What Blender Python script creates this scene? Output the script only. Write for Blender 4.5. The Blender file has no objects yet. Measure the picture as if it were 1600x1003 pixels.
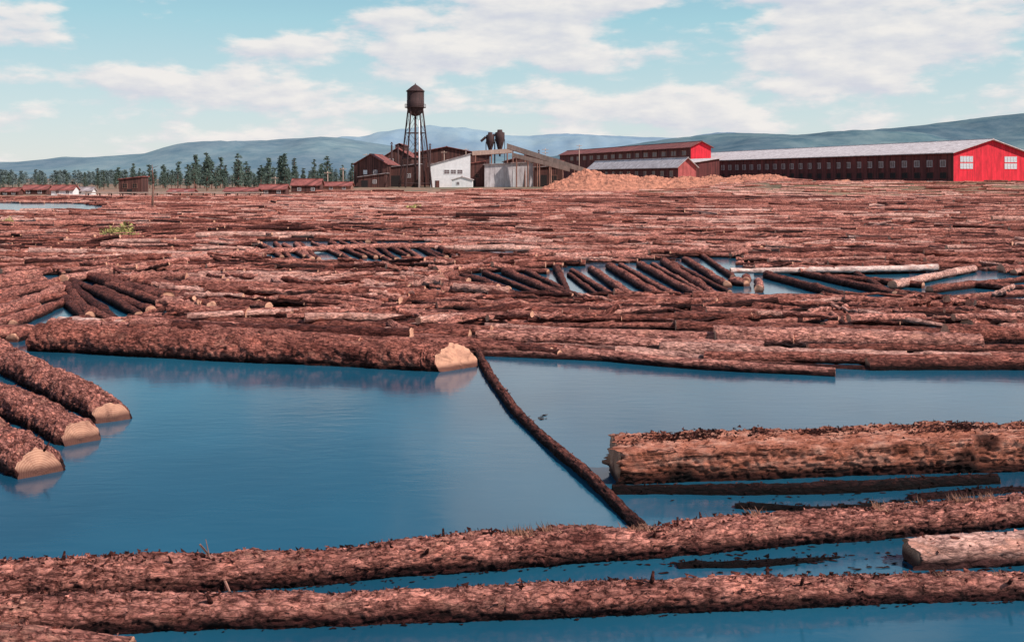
import bpy, math, random
import numpy as np
from mathutils import Vector, noise as mn

H=5.0; F=1500.0; VH=278.0
rng=np.random.default_rng(7); random.seed(7)
scene=bpy.context.scene
COL=scene.collection

def P(u,v,z=0.0):
    d=(H-z)*F/(v-VH)
    return np.array([(u-800)*d/F,d,z])
def PD(u,v,d):
    return np.array([(u-800)*d/F,d,H-(v-VH)*d/F])

# ---------------------------------------------------------------- terrain height
def sst(a,b,x):
    t=np.clip((x-a)/(b-a),0,1); return t*t*(3-2*t)
def TZ(x,y):
    x=np.asarray(x,float); y=np.asarray(y,float)
    zt=np.interp(x/np.maximum(y,1)*300,[-200,-75,-55,40,85,300],[.3,.45,1.7,2.0,3.9,4.0])
    ye=np.interp(x/np.maximum(y,1)*300,[-55,40,85],[320,310,268])
    base=-2.0+2.2*sst(244,254,y)
    return base+(zt-0.2)*sst(252,ye,y)

# ---------------------------------------------------------------- mesh helpers
def mk_mesh(name,V,Q=None,T=None,mats=(),mq=None,mt=None,attrs=None,smooth=True):
    V=np.asarray(V,np.float32).reshape(-1,3)
    Q=np.zeros((0,4),np.int32) if Q is None or len(Q)==0 else np.asarray(Q,np.int32)
    T=np.zeros((0,3),np.int32) if T is None or len(T)==0 else np.asarray(T,np.int32)
    me=bpy.data.meshes.new(name)
    me.vertices.add(len(V)); me.vertices.foreach_set('co',V.ravel())
    nl=Q.size+T.size
    me.loops.add(nl); me.loops.foreach_set('vertex_index',np.concatenate([Q.ravel(),T.ravel()]))
    me.polygons.add(len(Q)+len(T))
    ls=np.concatenate([np.arange(len(Q))*4,Q.size+np.arange(len(T))*3]).astype(np.int32)
    me.polygons.foreach_set('loop_start',ls)
    mi=np.zeros(len(Q)+len(T),np.int32)
    if mq is not None: mi[:len(Q)]=mq
    if mt is not None: mi[len(Q):]=mt
    for m in mats: me.materials.append(m)
    me.polygons.foreach_set('material_index',mi)
    sm=np.full(len(Q)+len(T),bool(smooth)) if np.isscalar(smooth) else smooth
    me.polygons.foreach_set('use_smooth',sm)
    if attrs:
        for k,(ty,arr) in attrs.items():
            a=me.attributes.new(k,ty,'POINT')
            a.data.foreach_set('vector' if ty=='FLOAT_VECTOR' else 'value',np.asarray(arr,np.float32).ravel())
    me.update(calc_edges=True); me.validate()
    return me
def mk_obj(name,me,parent=None,loc=(0,0,0),label=None,cat=None,group=None,kind=None,rotz=0):
    o=bpy.data.objects.new(name,me); COL.objects.link(o)
    o.location=loc; o.rotation_euler=(0,0,rotz)
    if parent is not None: o.parent=parent
    if label: o['label']=label
    if cat: o['category']=cat
    if group: o['group']=group
    if kind: o['kind']=kind
    return o

class G:  # accumulates boxes/tubes/quads
    def __init__(s): s.V=[];s.Q=[];s.T=[];s.n=0
    def add(s,V,Q=None,T=None):
        V=np.asarray(V,float).reshape(-1,3)
        if Q is not None and len(Q): s.Q.append(np.asarray(Q,int).reshape(-1,4)+s.n)
        if T is not None and len(T): s.T.append(np.asarray(T,int).reshape(-1,3)+s.n)
        s.V.append(V); s.n+=len(V)
    def box(s,x0,x1,y0,y1,z0,z1):
        V=[(x0,y0,z0),(x1,y0,z0),(x1,y1,z0),(x0,y1,z0),(x0,y0,z1),(x1,y0,z1),(x1,y1,z1),(x0,y1,z1)]
        s.add(V,[(0,3,2,1),(4,5,6,7),(0,1,5,4),(1,2,6,5),(2,3,7,6),(3,0,4,7)])
    def tube(s,p0,p1,r0,r1=None,n=6):
        r1=r0 if r1 is None else r1
        p0=np.array(p0,float);p1=np.array(p1,float)
        t=p1-p0; t/=np.linalg.norm(t)+1e-9
        a=np.array([0,0,1.]) if abs(t[2])<.9 else np.array([1.,0,0])
        u=np.cross(t,a);u/=np.linalg.norm(u);w=np.cross(u,t)
        th=np.arange(n)*2*math.pi/n
        ring=np.cos(th)[:,None]*u+np.sin(th)[:,None]*w
        V=np.vstack([p0+ring*r0,p1+ring*r1,[p0],[p1]])
        Q=[(i,(i+1)%n,n+(i+1)%n,n+i) for i in range(n)]
        T=[((i+1)%n,i,2*n) for i in range(n)]+[(n+i,n+(i+1)%n,2*n+1) for i in range(n)]
        s.add(V,Q,T)
    def slab(s,c,th):
        c=np.array(c,float); lo=c.copy(); lo[:,2]-=th
        s.add(np.vstack([lo,c]),[(0,3,2,1),(4,5,6,7),(0,1,5,4),(1,2,6,5),(2,3,7,6),(3,0,4,7)])
    def lathe(s,prof,n=24,c=(0,0)):
        prof=np.array(prof,float); m=len(prof); th=np.arange(n)*2*math.pi/n
        V=np.zeros((m,n,3)); V[:,:,0]=c[0]+prof[:,0][:,None]*np.cos(th); V[:,:,1]=c[1]+prof[:,0][:,None]*np.sin(th); V[:,:,2]=prof[:,1][:,None]
        Q=[(j*n+i,j*n+(i+1)%n,(j+1)*n+(i+1)%n,(j+1)*n+i) for j in range(m-1) for i in range(n)]
        s.add(V.reshape(-1,3),Q)
    def mesh(s,name,mat,smooth=False):
        V=np.vstack(s.V) if s.V else np.zeros((0,3))
        Q=np.vstack(s.Q) if s.Q else None; T=np.vstack(s.T) if s.T else None
        return mk_mesh(name,V,Q,T,[mat],smooth=smooth)

# ---------------------------------------------------------------- materials
def nm(name):
    m=bpy.data.materials.new(name); m.use_nodes=True
    nt=m.node_tree; b=nt.nodes['Principled BSDF']
    return m,nt,b
def N(nt,t,**k):
    n=nt.nodes.new(t)
    for a,v in k.items(): setattr(n,a,v)
    return n
def ramp(nt,stops,src=None):
    r=N(nt,'ShaderNodeValToRGB'); e=r.color_ramp.elements
    while len(e)<len(stops): e.new(0.5)
    for i,(p,c) in enumerate(stops):
        e[i].position=p; e[i].color=(*c,1) if len(c)==3 else c
    if src is not None: nt.links.new(src,r.inputs[0])
    return r
def mul(nt,a,b,fac=1.0,mode='MULTIPLY'):
    m=N(nt,'ShaderNodeMix',data_type='RGBA',blend_type=mode)
    if isinstance(fac,float): m.inputs[0].default_value=fac
    else: nt.links.new(fac,m.inputs[0])
    nt.links.new(a,m.inputs[6]); nt.links.new(b,m.inputs[7]); return m.outputs[2]
def noise(nt,vec,scale,detail=5,rough=.6,dist=0):
    n=N(nt,'ShaderNodeTexNoise'); n.inputs['Scale'].default_value=scale; n.inputs['Detail'].default_value=detail
    n.inputs['Roughness'].default_value=rough; n.inputs['Distortion'].default_value=dist
    if vec is not None: nt.links.new(vec,n.inputs['Vector'])
    return n
def mapping(nt,vec,sc):
    m=N(nt,'ShaderNodeMapping'); m.inputs['Scale'].default_value=sc; nt.links.new(vec,m.inputs['Vector']); return m.outputs[0]
def mth(nt,op,a,b=None,c=None):
    m=N(nt,'ShaderNodeMath',operation=op)
    for i,x in enumerate((a,b,c)):
        if x is None: continue
        if isinstance(x,(int,float)): m.inputs[i].default_value=x
        else: nt.links.new(x,m.inputs[i])
    return m.outputs[0]

def bark_mat():
    m,nt,b=nm('log_bark'); L=nt.links
    a=N(nt,'ShaderNodeAttribute',attribute_name='lco'); t=N(nt,'ShaderNodeAttribute',attribute_name='tint')
    v=mapping(nt,a.outputs['Vector'],(1.0,3.0,3.0))
    n1=noise(nt,v,4.5,10,.75,.3)
    n2=noise(nt,a.outputs['Vector'],1.1,4,.6)
    n3=noise(nt,mapping(nt,a.outputs['Vector'],(1,2,2)),2.6,7,.75)
    n4=noise(nt,mapping(nt,a.outputs['Vector'],(1,2.2,2.2)),1.5,8,.7,.1)
    vo=N(nt,'ShaderNodeTexVoronoi',feature='DISTANCE_TO_EDGE'); vo.inputs['Scale'].default_value=5.5
    mx=N(nt,'ShaderNodeMix',data_type='VECTOR'); mx.inputs[0].default_value=.22
    L.new(v,mx.inputs[4]); L.new(n1.outputs['Color'],mx.inputs[5]); L.new(mx.outputs[1],vo.inputs['Vector'])
    base=ramp(nt,[(0,(.030,.011,.010)),(.25,(.16,.050,.040)),(.5,(.49,.175,.130)),(.75,(.82,.36,.285)),(.9,(.86,.50,.41)),(1,(.88,.64,.56))],t.outputs['Fac'])
    r1=ramp(nt,[(.31,(.04,.025,.03)),(.43,(.36,.28,.28)),(.53,(1,.95,.93)),(.70,(1.65,1.55,1.5))],n1.outputs['Fac'])
    r2=ramp(nt,[(.3,(.38,.28,.28)),(.5,(1,1,1)),(.75,(1.35,1.25,1.2))],n2.outputs['Fac'])
    r3=ramp(nt,[(.36,(.14,.09,.10)),(.47,(1,1,1)),(.7,(1.2,1.12,1.05))],n3.outputs['Fac'])
    rv=ramp(nt,[(0,(.12,.08,.09)),(.06,(.7,.68,.68)),(.2,(1,1,1))],vo.outputs['Distance'])
    k=N(nt,'ShaderNodeMapRange'); k.inputs[1].default_value=.82;k.inputs[2].default_value=1;k.inputs[3].default_value=1;k.inputs[4].default_value=.45
    L.new(t.outputs['Fac'],k.inputs[0])
    k2=mth(nt,'MULTIPLY',k.outputs[0],.85)
    bare=N(nt,'ShaderNodeMapRange',interpolation_type='SMOOTHSTEP'); bare.inputs[1].default_value=.57; bare.inputs[2].default_value=.61; L.new(n4.outputs['Fac'],bare.inputs[0])
    tk=N(nt,'ShaderNodeMapRange'); tk.inputs[1].default_value=.3; tk.inputs[2].default_value=.6; L.new(t.outputs['Fac'],tk.inputs[0])
    bf=mth(nt,'MULTIPLY',bare.outputs[0],tk.outputs[0])
    kk=mth(nt,'MULTIPLY',k.outputs[0],mth(nt,'MULTIPLY_ADD',bf,-.5,1.0))
    wood=N(nt,'ShaderNodeRGB'); wood.outputs[0].default_value=(.80,.37,.27,1)
    c=mul(nt,base.outputs[0],wood.outputs[0],mth(nt,'MULTIPLY',bf,.7),'MIX')
    c=mul(nt,c,r1.outputs[0],kk); c=mul(nt,c,r2.outputs[0],.9); c=mul(nt,c,rv.outputs[0],mth(nt,'MULTIPLY',kk,.65)); c=mul(nt,c,r3.outputs[0],k2)
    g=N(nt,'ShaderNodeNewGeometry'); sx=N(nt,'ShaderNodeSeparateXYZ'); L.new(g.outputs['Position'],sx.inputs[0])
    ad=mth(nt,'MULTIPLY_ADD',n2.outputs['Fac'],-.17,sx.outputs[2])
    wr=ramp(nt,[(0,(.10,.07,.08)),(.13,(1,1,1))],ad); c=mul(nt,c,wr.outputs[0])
    L.new(c,b.inputs['Base Color']); b.inputs['Roughness'].default_value=.88; b.inputs['Specular IOR Level'].default_value=.2
    hm=mth(nt,'MULTIPLY_ADD',rv.outputs[0],.3,n1.outputs['Fac']); hm=mth(nt,'MULTIPLY_ADD',bf,-.2,hm)
    bp=N(nt,'ShaderNodeBump'); L.new(k.outputs[0],bp.inputs['Strength']); bp.inputs['Distance'].default_value=.10
    L.new(hm,bp.inputs['Height']); L.new(bp.outputs[0],b.inputs['Normal'])
    return m
def split_mat():
    m,nt,b=nm('split_wood'); L=nt.links
    a=N(nt,'ShaderNodeAttribute',attribute_name='lco')
    n1=noise(nt,mapping(nt,a.outputs['Vector'],(.9,5,5)),3.0,10,.78,.5)
    n2=noise(nt,mapping(nt,a.outputs['Vector'],(1,2,2)),2.2,7,.72)
    n3=noise(nt,mapping(nt,a.outputs['Vector'],(.5,5,5)),2.0,7,.65,1.2)
    base=ramp(nt,[(.38,(.40,.13,.075)),(.5,(.70,.27,.18)),(.62,(.84,.43,.32))],n2.outputs['Fac'])
    r1=ramp(nt,[(.34,(.16,.10,.10)),(.46,(.72,.64,.62)),(.58,(1.15,1.1,1.05))],n1.outputs['Fac'])
    r3=ramp(nt,[(.38,(.05,.03,.03)),(.44,(1,1,1))],n3.outputs['Fac'])
    vo=N(nt,'ShaderNodeTexVoronoi'); vo.inputs['Scale'].default_value=.85; L.new(a.outputs['Vector'],vo.inputs['Vector'])
    dv=mth(nt,'MULTIPLY_ADD',n1.outputs['Fac'],-.3,vo.outputs['Distance'])
    r4=ramp(nt,[(0,(.04,.02,.02)),(.10,(1,1,1))],dv)
    c=mul(nt,base.outputs[0],r1.outputs[0]); c=mul(nt,c,r3.outputs[0],.85); c=mul(nt,c,r4.outputs[0],.9)
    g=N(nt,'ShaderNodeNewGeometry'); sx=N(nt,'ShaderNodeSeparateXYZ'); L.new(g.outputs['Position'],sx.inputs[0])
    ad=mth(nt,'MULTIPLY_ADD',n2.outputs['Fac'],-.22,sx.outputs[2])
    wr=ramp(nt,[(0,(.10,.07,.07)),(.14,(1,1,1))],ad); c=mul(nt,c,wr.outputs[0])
    L.new(c,b.inputs['Base Color']); b.inputs['Roughness'].default_value=.85; b.inputs['Specular IOR Level'].default_value=.2
    hm=mth(nt,'MULTIPLY_ADD',r3.outputs[0],.4,n1.outputs['Fac'])
    bp=N(nt,'ShaderNodeBump'); bp.inputs['Distance'].default_value=.10; L.new(hm,bp.inputs['Height']); L.new(bp.outputs[0],b.inputs['Normal'])
    return m
def cut_mat(name='cut_wood',dk=1.0):
    m,nt,b=nm(name); L=nt.links
    a=N(nt,'ShaderNodeAttribute',attribute_name='lco'); 
    w=N(nt,'ShaderNodeTexWave',wave_type='RINGS',rings_direction='X'); w.inputs['Scale'].default_value=9; w.inputs['Distortion'].default_value=2.5; w.inputs['Detail'].default_value=3
    L.new(a.outputs['Vector'],w.inputs['Vector'])
    n=noise(nt,a.outputs['Vector'],4,7,.7)
    r=ramp(nt,[(0,(.58*dk,.27*dk,.17*dk)),(1,(.76*dk,.43*dk,.29*dk))],w.outputs['Fac'])
    r2=ramp(nt,[(.3,(.3,.22,.22)),(.46,(.85,.78,.76)),(.7,(1.2,1.15,1.1))],n.outputs['Fac'])
    c=mul(nt,r.outputs[0],r2.outputs[0])
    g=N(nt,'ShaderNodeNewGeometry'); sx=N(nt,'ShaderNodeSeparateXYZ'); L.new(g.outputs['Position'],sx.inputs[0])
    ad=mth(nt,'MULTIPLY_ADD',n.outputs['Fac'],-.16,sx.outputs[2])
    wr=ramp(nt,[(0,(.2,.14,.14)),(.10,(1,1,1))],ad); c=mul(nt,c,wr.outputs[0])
    L.new(c,b.inputs['Base Color']); b.inputs['Roughness'].default_value=.85
    bp=N(nt,'ShaderNodeBump'); bp.inputs['Distance'].default_value=.03; L.new(n.outputs['Fac'],bp.inputs['Height']); L.new(bp.outputs[0],b.inputs['Normal'])
    return m
def water_mat():
    m,nt,b=nm('pond_water'); L=nt.links
    g=N(nt,'ShaderNodeNewGeometry')
    v1=mapping(nt,g.outputs['Position'],(.7,2.0,1)); n1=noise(nt,v1,2.0,3,.5,.5)
    v2=mapping(nt,g.outputs['Position'],(.14,.10,1)); n2=noise(nt,v2,1,3,.5)
    r=ramp(nt,[(.35,(.008,.060,.105)),(.65,(.018,.110,.175))],n2.outputs['Fac'])
    L.new(r.outputs[0],b.inputs['Base Color']); b.inputs['Roughness'].default_value=.12; b.inputs['IOR'].default_value=1.42
    bp=N(nt,'ShaderNodeBump'); bp.inputs['Strength'].default_value=.5; bp.inputs['Distance'].default_value=.007
    L.new(n1.outputs['Fac'],bp.inputs['Height']); L.new(bp.outputs[0],b.inputs['Normal'])
    return m
def plain_mat(name,c,var=.35,scale=1.5,stretch=(1,1,1),rough=.85,bump=.02,metal=0):
    m,nt,b=nm(name); L=nt.links
    tc=N(nt,'ShaderNodeTexCoord'); v=mapping(nt,tc.outputs['Object'],stretch)
    n=noise(nt,v,scale,7,.65)
    lo=tuple(x*(1-var) for x in c); hi=tuple(min(1,x*(1+var)) for x in c)
    r=ramp(nt,[(.3,lo),(.7,hi)],n.outputs['Fac']); L.new(r.outputs[0],b.inputs['Base Color'])
    b.inputs['Roughness'].default_value=rough; b.inputs['Metallic'].default_value=metal
    bp=N(nt,'ShaderNodeBump'); bp.inputs['Distance'].default_value=bump; L.new(n.outputs['Fac'],bp.inputs['Height']); L.new(bp.outputs[0],b.inputs['Normal'])
    return m
def board_mat(name,c,horizontal=False,pitch=.3,var=.4):
    m,nt,b=nm(name); L=nt.links
    tc=N(nt,'ShaderNodeTexCoord'); sx=N(nt,'ShaderNodeSeparateXYZ'); L.new(tc.outputs['Object'],sx.inputs[0])
    k=sx.outputs[2] if horizontal else mth(nt,'ADD',sx.outputs[0],sx.outputs[1])
    dv=mth(nt,'DIVIDE',k,pitch); fl=mth(nt,'FLOOR',dv)
    wn=N(nt,'ShaderNodeTexWhiteNoise',noise_dimensions='1D'); L.new(fl,wn.inputs['W'])
    fr=mth(nt,'FRACT',dv)
    n=noise(nt,mapping(nt,tc.outputs['Object'],(1,1,.3) if not horizontal else (.3,.3,1)),.8,6,.7)
    r=ramp(nt,[(0,tuple(x*(1-var) for x in c)),(1,tuple(min(1,x*(1+var)) for x in c))],wn.outputs['Value'])
    r2=ramp(nt,[(.3,(.55,.5,.5)),(.65,(1.1,1.1,1.1))],n.outputs['Fac'])
    r3=ramp(nt,[(0,(.3,.3,.3)),(.1,(1,1,1))],fr)
    cc=mul(nt,r.outputs[0],r2.outputs[0]); cc=mul(nt,cc,r3.outputs[0]); L.new(cc,b.inputs['Base Color']); b.inputs['Roughness'].default_value=.85
    return m

BARK=bark_mat(); SPLIT=split_mat(); CUT=cut_mat(); CUTD=cut_mat('shaded_cut_wood',.72); WATER=water_mat()  # CUTD: cut wood darkened to stand in for log ends in shade
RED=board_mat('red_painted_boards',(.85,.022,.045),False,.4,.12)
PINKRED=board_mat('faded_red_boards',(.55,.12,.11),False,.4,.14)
SHADERED=board_mat('shaded_red_boards',(.14,.030,.028),False,.5,.35)  # shed red with the shade of the side walls put into it
BROWN=board_mat('weathered_brown_boards',(.11,.040,.032),False,.35,.5)
GREY=board_mat('pale_grey_boards',(.66,.60,.60),False,.35,.10)
WHITE=plain_mat('white_paint',(.80,.77,.76),.12,.8)
ROOFP=board_mat('pale_metal_roof',(.72,.62,.60),False,.9,.08)
ROOFR=board_mat('rusty_metal_roof',(.30,.09,.075),False,.8,.4)
ROOFG=board_mat('grey_metal_roof',(.40,.33,.33),False,.8,.25)
DARK=plain_mat('opening_shade_panel',(.018,.012,.012),.3)  # near-black panel stands in for the shade inside doorways and bays
GLASS=plain_mat('window_pane',(.66,.68,.70),.15,2,rough=.25)
DGLASS=plain_mat('dusty_dark_pane',(.16,.11,.11),.4,2,rough=.4)
TIMBER=plain_mat('rough_timber',(.28,.13,.095),.5,1.2,(1,1,.3))
PALETIMBER=plain_mat('pale_timber',(.50,.34,.27),.3,1.2,(1,1,.3))
STEEL=plain_mat('rusted_steel',(.050,.022,.021),.5,1.2,(1,1,.25))
SAW=plain_mat('sawdust',(.54,.21,.13),.55,.6,(1,1,2),bump=1.0)
NEEDLE=plain_mat('pine_needles',(.10,.145,.115),.6,.5)  # needle green lightened to paint in distance haze
TRUNK=plain_mat('pine_trunk_bark',(.18,.085,.06),.4,2)
GRASS=plain_mat('grass_blades',(.42,.20,.13),.5,3)
SHRUB=plain_mat('shrub_leaves',(.36,.30,.10),.5,1.5)

# ---------------------------------------------------------------- logs
def noise2(ns,nr,gs,gr,r):
    gs=max(2,int(gs)); gr=max(3,int(gr))
    g=r.random((gs+2,gr))*2-1
    s=np.linspace(0,gs,ns); t=np.arange(nr)/nr*gr
    si=np.minimum(s.astype(int),gs); sf=s-si; sf=sf*sf*(3-2*sf)
    ti=t.astype(int)%gr; tf=t-np.floor(t); tf=tf*tf*(3-2*tf); tj=(ti+1)%gr
    a=g[si][:,ti]*(1-tf)+g[si][:,tj]*tf
    b=g[np.minimum(si+1,gs+1)][:,ti]*(1-tf)+g[np.minimum(si+1,gs+1)][:,tj]*tf
    return a*(1-sf[:,None])+b*sf[:,None]
def resample(path,n):
    path=np.asarray(path,float)
    if len(path)==2:
        return path[0]+(path[1]-path[0])*np.linspace(0,1,n)[:,None]
    m=len(path); s=np.zeros(m); s[1:]=np.cumsum(np.linalg.norm(np.diff(path,axis=0),axis=1))
    q=np.linspace(0,s[-1],n); R=np.stack([np.interp(q,s,path[:,k]) for k in range(3)],1)
    k=max(1,n//(m*2))
    if k>1:
        pad=np.vstack([R[:1]+(R[:1]-R[1:2])*np.arange(k,0,-1)[:,None],R,R[-1:]+(R[-1:]-R[-2:-1])*np.arange(1,k+1)[:,None]])
        ker=np.ones(2*k+1)/(2*k+1); R=np.stack([np.convolve(pad[:,j],ker,'valid') for j in range(3)],1)
    return R
def log_geo(path,r0,r1,nseg,ring,r,rough=.06,ragged=.03,square=0,bevel=0,wobble=1.0,slant=(0,0)):
    p=resample(path,nseg); L=np.linalg.norm(p[-1]-p[0])
    rad=np.linspace(r0,r1,nseg)
    if nseg>12:
        wob=noise2(nseg,3,L/1.2,3,r)[:,0]; rad=rad*(1+.07*wob*wobble)
        p=p+np.stack([np.zeros(nseg),noise2(nseg,3,L/2.5,3,r)[:,0]*.06*wobble,noise2(nseg,3,L/2.5,3,r)[:,0]*.03*wobble],1)
    if bevel>0:
        k=max(3,int(nseg*.35/max(L,1))); 
        rad[-k:]*=np.linspace(1,1-bevel,k)
    T=np.gradient(p,axis=0); T/=np.linalg.norm(T,axis=1)[:,None]
    S=np.cross(T,[0,0,1.]); S/=np.linalg.norm(S,axis=1)[:,None]+1e-9; U=np.cross(S,T)
    ph=r.random()*.8
    th=np.arange(ring)*2*math.pi/ring
    R=np.repeat(rad[:,None],ring,1)
    if rough>0:
        d=noise2(nseg,ring,L/.8,4,r)*.8*wobble
        if ring>=16:
            d=d+noise2(nseg,ring,L/.25,ring/5,r)*.7
            rg=1-np.abs(noise2(nseg,ring,L/.16,ring/3,r))*2
            d=d+rg*.6+noise2(nseg,ring,nseg/2,ring/2,r)*.5
        R=R*(1+rough*d)
        if ring>=16:
            pt=noise2(nseg,ring,L/.9,5,r); R=R*(1-.11*np.clip((pt-.38)*10,0,1))
            kn=noise2(nseg,ring,L/.35,6,r); R=R*(1+.9*np.clip(kn-.84,0,1))
    if square>0:
        c=np.abs(np.cos(th+.2));s_=np.abs(np.sin(th+.2)); R=R*(1-square+square*(1/np.maximum(c,s_)))
    V=p[:,None,:]+R[:,:,None]*(np.cos(th)[None,:,None]*S[:,None,:]+np.sin(th)[None,:,None]*U[:,None,:])
    if slant!=(0,0):
        w=np.clip(1-(L-np.linspace(0,L,nseg))/.9,0,1)[:,None]
        off_=-(slant[0]*R*np.cos(th)[None]+slant[1]*R*np.sin(th)[None])*w
        V=V+off_[:,:,None]*T[:,None,:]
    for e,sg in ((0,-1),(-1,1)):
        nzz=noise2(2,ring,2,max(4,ring//5),r)[0]
        V[e]+=T[e]*(nzz+.3*(r.random(ring)*2-1))[:,None]*ragged*rad[e]*2
    s=np.linspace(0,L,nseg); off=r.random(3)*50; off[1:]=0
    lco=np.stack([np.repeat(s[:,None],ring,1)+off[0],R*np.cos(th+ph)[None],R*np.sin(th+ph)[None]],2)
    i=np.arange(nseg-1)[:,None]*ring; j=np.arange(ring)[None]; j2=(j+1)%ring
    Q=np.stack([i+j,i+ring+j,i+ring+j2,i+j2],2).reshape(-1,4)
    caps=[]
    for e,sg in ((0,-1),(-1,1)):
        c=p[e]
        fr=[1,.93,.7,.45,.22]; rings=[V[e]]; exs=[np.stack([np.zeros(ring),R[e]*np.cos(th),R[e]*np.sin(th)],1)]
        flat=V[e]-((V[e]-c)@T[e])[:,None]*T[e]
        if e==-1 and slant!=(0,0): flat=V[e]
        for f in fr[1:]:
            rings.append(c+(flat-c)*f+T[e]*(r.normal(size=ring)*.012*rad[e])[:,None]+T[e]*sg*.02*rad[e])
            exs.append(exs[0]*f)
        CV=np.vstack(rings+[[c+T[e]*sg*.02*rad[e]]]); ex=np.vstack(exs+[[[0,0,0]]]); ex[:,0]+=off[0]
        n=ring; jj=np.arange(n); k=(jj+1)%n
        q=np.vstack([np.stack([a*n+jj,a*n+k,(a+1)*n+k,(a+1)*n+jj],1) for a in range(4)]); t=np.stack([4*n+jj,4*n+k,np.full(n,5*n)],1)
        if e==-1: q=q[:,::-1]; t=t[:,::-1]
        q=q[:,::-1]; t=t[:,::-1]
        caps.append((CV,q,t,ex))
    return V.reshape(-1,3),Q,lco.reshape(-1,3),caps,p,rad,S,U
def far_geo(a,b,r0,r1,nseg,ring,r,bend):
    t=np.linspace(0,1,nseg); p=a+(b-a)*t[:,None]; 
    if nseg>2: p[:,1]+=bend*np.sin(t*math.pi); p[:,2]+=abs(bend)*.2*np.sin(t*math.pi)
    if nseg>5: p[:,1]+=r.normal(size=nseg)*.03; p[:,2]+=r.normal(size=nseg)*.02
    rad=r0+(r1-r0)*t; L=np.linalg.norm(b-a); T=(b-a)/L
    S=np.cross(T,[0,0,1.]);S/=np.linalg.norm(S)+1e-9;U=np.cross(S,T); th=np.arange(ring)*2*math.pi/ring+r.random()
    R=rad[:,None]*(1+.13*r.normal(size=(nseg,ring)))
    V=p[:,None,:]+R[:,:,None]*(np.cos(th)[None,:,None]*S+np.sin(th)[None,:,None]*U)
    off=r.random()*50
    lco=np.stack([np.repeat((t*L)[:,None],ring,1)+off,R*np.cos(th),R*np.sin(th)],2)
    i=np.arange(nseg-1)[:,None]*ring; j=np.arange(ring)[None]; j2=(j+1)%ring
    Q=np.stack([i+j,i+ring+j,i+ring+j2,i+j2],2).reshape(-1,4)
    VV=[V.reshape(-1,3)];TT=[];LL=[lco.reshape(-1,3)];n=nseg*ring
    for e,rev in ((0,0),(nseg-1,1)):
        VV+= [V[e],[p[e]]]; jj=np.arange(ring);kk=(jj+1)%ring
        tt=np.stack([n+jj,n+kk,np.full(ring,n+ring)],1); TT.append(tt if not rev else tt[:,::-1]); LL+=[np.stack([np.zeros(ring)+off,R[e]*np.cos(th),R[e]*np.sin(th)],1),[[off,0,0]]]; n+=ring+1
    return np.vstack(VV),Q,np.vstack(TT),np.vstack(LL)

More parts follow.
